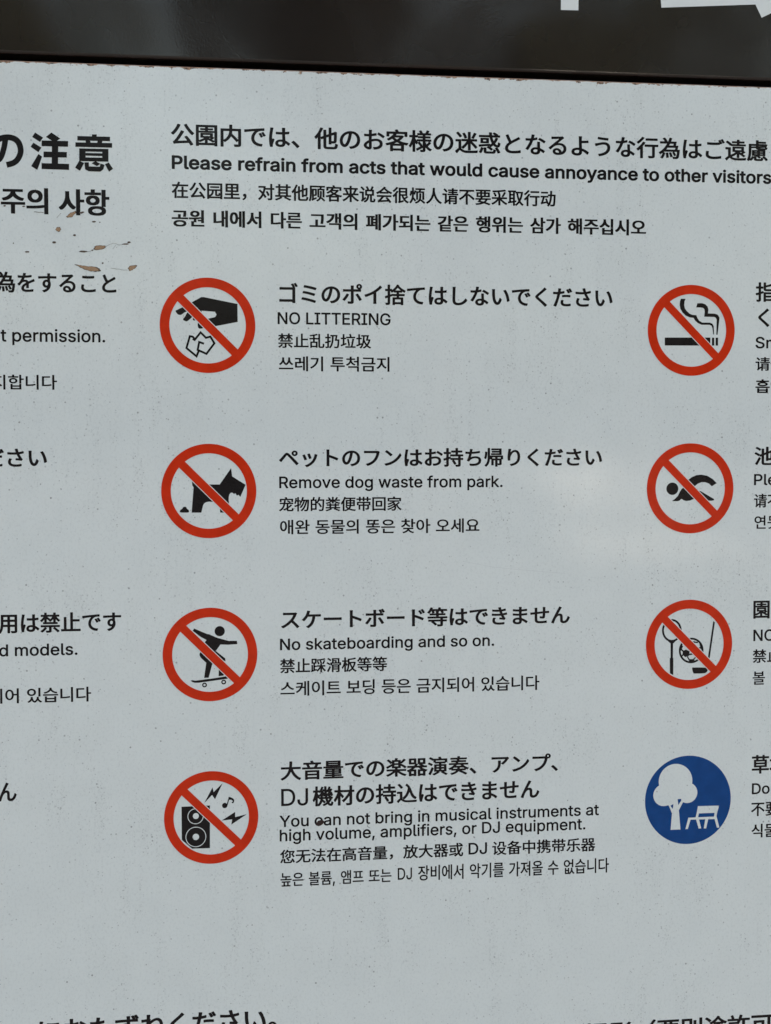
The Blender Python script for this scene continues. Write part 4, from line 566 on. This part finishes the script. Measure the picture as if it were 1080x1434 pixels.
STAINS = [
["tan",[[-129.97,99.44],[-127.32,102.73],[-122.94,104.73],[-121.21,103.89],[-124.45,99.85],[-127.07,98.91]]],
["dark",[[-118.31,103.66],[-115.1,104.75],[-113.65,104.05],[-116.57,102.66]]],
["tan",[[-135.32,87.87],[-135.77,86.57],[-136.94,85.74],[-138.37,85.71],[-139.52,86.49],[-139.95,87.78],[-139.49,89.08],[-138.33,89.91],[-136.9,89.94],[-135.75,89.16]]],
["dark",[[-103.11,95.58],[-103.67,95.04],[-105.02,94.8],[-106.35,94.99],[-106.9,95.5],[-106.35,96.03],[-105.01,96.28],[-103.67,96.09]]],
["dark",[[-98.89,95.07],[-99.07,94.65],[-99.48,94.47],[-99.89,94.64],[-100.06,95.05],[-99.88,95.47],[-99.47,95.65],[-99.06,95.49]]],
["dark",[[-139.8,75.73],[-140.32,74.99],[-141.55,74.67],[-142.77,74.95],[-143.28,75.66],[-142.76,76.4],[-141.53,76.73],[-140.31,76.45]]],
["dark",[[-121.59,82.69],[-121.98,82.06],[-122.91,81.78],[-123.83,82.02],[-124.21,82.64],[-123.82,83.27],[-122.89,83.55],[-121.97,83.31]]],
["dark",[[-164.18,66.48],[-164.78,65.95],[-166.2,65.71],[-167.63,65.9],[-168.21,66.41],[-167.62,66.94],[-166.19,67.18],[-164.77,66.99]]],
["dark",[[-111.43,67.69],[-112.5,67.05],[-115.08,66.75],[-117.65,66.96],[-118.71,67.57],[-117.64,68.21],[-115.07,68.52],[-112.5,68.3]]],
["dark",[[-96.37,57.17],[-96.63,56.64],[-97.25,56.41],[-97.87,56.62],[-98.12,57.14],[-97.86,57.66],[-97.24,57.89],[-96.62,57.69]]],
["dark",[[-105.73,68.98],[-105.99,68.55],[-106.61,68.37],[-107.23,68.53],[-107.48,68.94],[-107.22,69.37],[-106.6,69.55],[-105.99,69.39]]],
["dark",[[-73.33,75.32],[-74.2,74.89],[-76.27,74.67],[-78.34,74.81],[-79.2,75.21],[-78.34,75.65],[-76.27,75.86],[-74.19,75.72]]],
["dark",[[-71.41,76.98],[-71.84,76.35],[-72.88,76.07],[-73.92,76.31],[-74.34,76.93],[-73.91,77.56],[-72.87,77.85],[-71.84,77.61]]],
["dark",[[-178.04,74.15],[-178.21,73.73],[-178.62,73.55],[-179.02,73.72],[-179.19,74.13],[-179.01,74.55],[-178.6,74.73],[-178.2,74.56]]],
["dark",[[-184.9,108.53],[-185.24,108.0],[-186.06,107.77],[-186.87,107.97],[-187.19,108.48],[-186.85,109.0],[-186.04,109.23],[-185.23,109.04]]],
["dark",[[-167.54,108.47],[-167.92,108.04],[-168.84,107.85],[-169.75,108.0],[-170.12,108.41],[-169.74,108.83],[-168.83,109.02],[-167.91,108.87]]],
["tan",[[-105.57,70.75],[-102.33,73.17],[-98.24,73.69],[-94.16,73.02],[-96.81,70.46],[-101.5,69.2]]],
["tan",[[-123.93,55.83],[-118.85,55.03],[-112.31,54.1],[-104.29,53.49],[-100.37,51.34],[-102.15,49.09],[-107.26,49.16],[-113.8,50.68],[-118.87,53.41]]],
["tan",[[-74.58,52.78],[-71.33,55.06],[-65.88,55.44],[-67.68,52.59],[-72.11,50.45]]],
["mud",[[100.64,-482.65],[102.51,-479.29],[106.55,-477.88],[108.71,-479.83],[104.97,-483.75]]]
]
STREAKS = [
[[[-112.16,67.39],[-107.05,68.51],[-104.84,70.32]],0.25],
[[[-94.16,72.73],[-90.19,74.72],[-86.52,75.82],[-82.14,74.42],[-76.27,75.41],[-72.14,77.27]],0.22],
[[[-89.98,52.54],[-83.83,51.89],[-79.44,51.07],[-74.6,50.85]],0.25],
[[[-138.96,98.37],[-135.0,102.86]],0.25],
[[[-159.54,103.52],[-150.89,103.11]],0.5],
[[[-88.04,70.32],[-85.07,74.07]],0.2],
[[[152.3,-484.0],[151.35,-486.16],[153.85,-487.82]],0.35]
]
SCRATCH = [[246.01,-227.45],[275.98,-233.45],[311.9,-237.45],[349.53,-240.78]]
HEADER_LETTERS = [
[[343.82,309.98],[361.4,310.28],[362.04,384.4],[344.58,383.56]],
[[444.12,331.05],[445.45,316.31],[542.29,323.32],[548.94,310.6],[570.12,320.96],[545.11,370.16],[527.42,362.41],[537.24,340.55]]
]

# ------------------------------------------------------------------ the ground behind and below the board
gv = []
gf = []
NG = 24
ext = 600.0
xs = sorted({0.0} | {s * ext * (i / NG) ** 3 for i in range(1, NG + 1) for s in (-1, 1)})
for iy, y in enumerate(xs):
    for ix, x in enumerate(xs):
        gv.append((x, y, 0.0))
w_ = len(xs)
for iy in range(w_ - 1):
    for ix in range(w_ - 1):
        a = iy * w_ + ix
        gf.append((a, a + 1, a + w_ + 1, a + w_))
ground = link("ground", mesh_from("ground", gv, gf), mat_plain("bare_park_soil", (0.050, 0.049, 0.048), 0.95, 3.0, 0.35))
ground["kind"] = "structure"

PALE = mat_plain("pale_reflection_ground", (0.56, 0.54, 0.50), 0.9, 2.0, 0.1)  # unseen pale ground sheets, added and shaped for bright reflections in the enamel
for nm, pts in (("near_reflection_sheet", [(6.2, -20.0), (9.4, -20.0), (9.6, -26.5), (7.4, -27.5)]), ("far_reflection_sheet", [(13.2, -46), (16.4, -46), (88, -270), (66, -280)])):
    me = mesh_from(nm, [(x, y, 0.004) for x, y in pts], [(3, 2, 1, 0)])
    link(nm, me, PALE)["kind"] = "structure"

# ------------------------------------------------------------------ the notice board
board = bpy.data.objects.new("notice_board", None)
COL.objects.link(board)
board["label"] = "white enamel park rules board with red prohibition symbols under a dark brown header"
board["category"] = "notice board"


def slab(name, x0, x1, y0, y1, z0, z1, mat, bevel=0.0, seg=3, parent=board, label=None):
    bm = bmesh.new()
    bmesh.ops.create_cube(bm, size=1.0)
    for v in bm.verts:
        v.co = ((x0 if v.co.x < 0 else x1), (y0 if v.co.y < 0 else y1), (z0 if v.co.z < 0 else z1))
    if bevel:
        bmesh.ops.bevel(bm, geom=bm.edges[:], offset=bevel, segments=seg, profile=0.5, affect='EDGES')
    me = bpy.data.meshes.new(name)
    bm.to_mesh(me)
    bm.free()
    if bevel:
        big = max(p.area for p in me.polygons) * 0.001
        me.polygons.foreach_set("use_smooth", [p.area < big for p in me.polygons])     # only the rounded edges are smooth
    return link(name, me, mat, parent, label)


XL, XR = -0.62, 0.98
panel = slab("notice_panel", XL, XR, 0.0, 0.003, ZO - 1.05, TOP, WHITE, 0.0006, 2)
hdr = slab("header_panel", XL, XR, 0.003, 0.030, TOP + 0.0072, TOP + 0.42, HEADER, 0.0032, 5)
slab("backing_board", XL + 0.004, XR - 0.004, 0.032, 0.055, ZO - 1.045, TOP + 0.415, DARKMETAL, 0.002, 2)
for px in (XL + 0.18, XR - 0.18):
    slab("post", px - 0.03, px + 0.03, 0.057, 0.117, 0.0, TOP + 0.40, DARKMETAL, 0.004, 2)

for pts in HEADER_LETTERS:
    vs, fs = fill([pts])
    sheet("header_letter", [(vs, fs, -2.8, 0)], [LETTER], hdr)

# lines of writing
for label, runs in TEXT:
    pieces = []
    for run in runs:
        if run[0] == 'drawn':            # heavy display characters drawn stroke by stroke
            for i, pts in enumerate(run[1]):
                pieces.append((*fill([pts]), 0.06 + 0.005 * i, 0))
            continue
        pieces += [(vs, fs, 0.06, 0) for vs, fs in set_run(run)]
    sheet("text_line", pieces, [INK], board, label)

# round symbols
R = 45.0


def shape_faces(kind, d):
    if kind == 'poly':
        return fill([d[0]])
    if kind == 'smooth':
        return fill([smooth_loop(d[0])])
    if kind == 'circle':
        c, r, h = d
        return fill([circle_pts(c, r)] + ([circle_pts(c, h)] if h else []))
    if kind == 'stroke':
        return fill([stroke_pts(d[0], d[1])])
    if kind == 'loop':
        pts = d[0]
        c = np.mean(np.array(pts), 0)
        outr, inr = [], []
        for p in pts:
            u = np.array(p) - c
            l = np.linalg.norm(u)
            outr.append(tuple(c + u * (l + d[1] / 2) / l))
            inr.append(tuple(c + u * (l - d[1] / 2) / l))
        return fill([outr, inr])


for label, c, parts in PICTOGRAMS:
    blue = label.startswith("blue")
    if blue:
        sym = sheet("mandatory_symbol", [(*fill([circle_pts(c, R, 160)]), 0.05, 0)], [BLUE], board, label)
    else:
        q = math.sqrt(0.5)
        hw, ri = 0.0895 * R, 0.80 * R
        # ring with the bar joined to it: two half-moon openings cut out of the disc
        moons = []
        for s in (1, -1):
            a0 = math.asin(hw / ri)
            arc = []
            n = 60
            for i in range(n + 1):
                a = a0 + (math.pi - 2 * a0) * i / n
                u, v = ri * math.cos(a), s * ri * math.sin(a)     # u along the bar, v across it
                arc.append((c[0] + (u * q + v * q), c[1] + (-u * q + v * q)))
            moons.append(arc)
        vs, fs = fill([circle_pts(c, R, 160)] + moons)
        sym = sheet("prohibition_symbol", [(vs, fs, 0.20, 0)], [RED], board, label)
        # thin white margin that keeps the black drawing clear of the bar
        m = hw + 0.015 * R
        L = 0.81 * R
        bar = [(c[0] + (u * q + v * q), c[1] + (-u * q + v * q)) for u, v in ((-L, -m), (L, -m), (L, m), (-L, m))]
        sheet("bar_margin", [(*fill([bar]), 0.15, 0)], [WHITE], sym)
    for name, shapes in parts:
        pieces = []
        for i, (colr, kind, *d) in enumerate(shapes):
            vs, fs = shape_faces(kind, d)
            pieces.append((vs, fs, (0.05 if not blue else 0.09) + 0.006 * i, {'k': 0, 'w': 1, 'b': 2}[colr]))
        sheet(name, pieces, [INK, WHITE, BLUE], sym)

# stains and scratches on the white panel
DARKSTAIN = mat_plain("dark_dried_stain", (0.085, 0.055, 0.038), 0.7, 900, 0.5)
TAN = mat_plain("tan_dried_stain", (0.36, 0.22, 0.125), 0.7, 700, 0.3)
MUD = mat_plain("brown_mud", (0.030, 0.012, 0.009), 0.8, 900, 0.4)
HAIR = mat_plain("dark_thread_stain", (0.10, 0.085, 0.07), 0.7, 900, 0.5)
SCUFF = mat_plain("grey_scuff", (0.55, 0.56, 0.56), 0.5, 300, 0.2)
for kind, pts in STAINS:
    c = np.mean(np.array(pts), 0)
    rr = random.Random(int(c[0] * 100))
    jit = [tuple(np.array(p) + (np.array(p) - c) * rr.uniform(-0.17, 0.17)) for p in smooth_loop(pts, 4)]
    if kind == 'tan':
        inner = [tuple(c + (np.array(p) - c) * 0.84 * rr.uniform(0.95, 1.04)) for p in jit]
        sheet("stain", [(*fill([jit]), 0.16, 0), (*fill([inner]), 0.18, 1)], [DARKSTAIN, TAN], panel)
    else:
        sheet("stain", [(*fill([jit]), 0.16, 0)], [DARKSTAIN if kind == 'dark' else MUD], panel)
for pts, wd in STREAKS:
    fine = smooth_loop(pts + pts[-2:0:-1], 6)[:(len(pts) - 1) * 6 + 1]
    rr = random.Random(int(pts[0][0] * 37))
    fine = [(x + rr.uniform(-.15, .15), y + rr.uniform(-.15, .15)) for x, y in fine]
    sheet("stain_trail", [(*fill([stroke_pts(fine, wd)]), 0.14, 0)], [HAIR], panel)
sheet("scratch", [(*fill([stroke_pts(SCRATCH, 0.22)]), 0.04, 0)], [SCUFF], panel)

# ------------------------------------------------------------------ trees of the park behind the photographer (they show in the gloss)
BARK = mat_plain("tree_bark", (0.10, 0.075, 0.055), 0.9, 8, 0.4)
LEAF = mat_plain("tree_leaves", (0.060, 0.075, 0.030), 0.6, 0.8, 0.35)


def tree_meshes(seed, h, rad, n, bare):
    rr = random.Random(seed)
    tv, tf = [], []

    def limb(a, b, ra, rb, k=8):
        a, b = Vector(a), Vector(b)
        zdir = (b - a).normalized()
        xdir = zdir.orthogonal().normalized()
        ydir = zdir.cross(xdir)
        o = len(tv)
        for p, r in ((a, ra), (b, rb)):
            for i in range(k):
                t = 2 * math.pi * i / k
                tv.append(tuple(p + xdir * r * math.cos(t) + ydir * r * math.sin(t)))
        for i in range(k):
            tf.append((o + i, o + (i + 1) % k, o + k + (i + 1) % k, o + k + i))
    limb((0, 0, 0), (0.1, 0, h * 0.45), 0.22, 0.16)
    tips = []
    for i in range(9):
        a = i * 2.4 + rr.uniform(-.3, .3)
        b = (rad * 0.6 * math.cos(a), rad * 0.6 * math.sin(a), h * rr.uniform(0.55, 0.95))
        limb((0.1, 0, h * rr.uniform(0.3, 0.45)), b, 0.10, 0.03, 6)
        tips.append(Vector(b))
    cv, cf = [], []
    clumps = [(t + Vector((rr.uniform(-1, 1), rr.uniform(-1, 1), rr.uniform(-1, 1))) * rad * 0.35, rad * rr.uniform(0.25, 0.42)) for t in tips for _ in range(3)]
    for _ in range(n):
        c, r = rr.choice(clumps)
        d = Vector((rr.gauss(0, 1), rr.gauss(0, 1), rr.gauss(0, 1))).normalized() * r * rr.uniform(0.3, 1.0) ** 0.5
        p = c + d
        u = Vector((rr.gauss(0, 1), rr.gauss(0, 1), rr.gauss(0, 1))).normalized()
        v = u.orthogonal().normalized()
        w = u.cross(v)
        s = rr.uniform(0.10, 0.2)
        o = len(cv)
        cv += [tuple(p - v * s), tuple(p + w * s * .5), tuple(p + v * s), tuple(p - w * s * .5)]
        cf.append((o, o + 1, o + 2, o + 3))
    return mesh_from("trunk", tv, tf), mesh_from("crown", cv, cf)


TREES = [
    (-8.5, -17.0, 9.5, 3.4, 4200, "leafy park tree behind the photographer, left of the others"),
    (-3.6, -20.0, 10.0, 2.6, 3600, "tallest leafy park tree behind the photographer"),
    (3.2, -18.0, 10.5, 3.4, 6500, "leafy park tree behind the photographer, right of the tallest"),
    (8.3, -25.0, 11.0, 3.2, 4600, "leafy park tree behind the photographer, beside the pale sheet added for reflections"),
    (14.0, -21.0, 9.5, 3.4, 4600, "leafy park tree behind the photographer, right of the others"),
]

for i, (x, y, h, rad, n, lab) in enumerate(TREES):
    tr, cr = tree_meshes(i + 3, h, rad, n, False)
    t = bpy.data.objects.new("tree", None)
    COL.objects.link(t)
    t.location = (x, y, 0)
    t["label"] = lab
    t["category"] = "tree"
    t["group"] = "park trees behind the photographer"
    link("trunk", tr, BARK, t)
    link("crown", cr, LEAF, t)
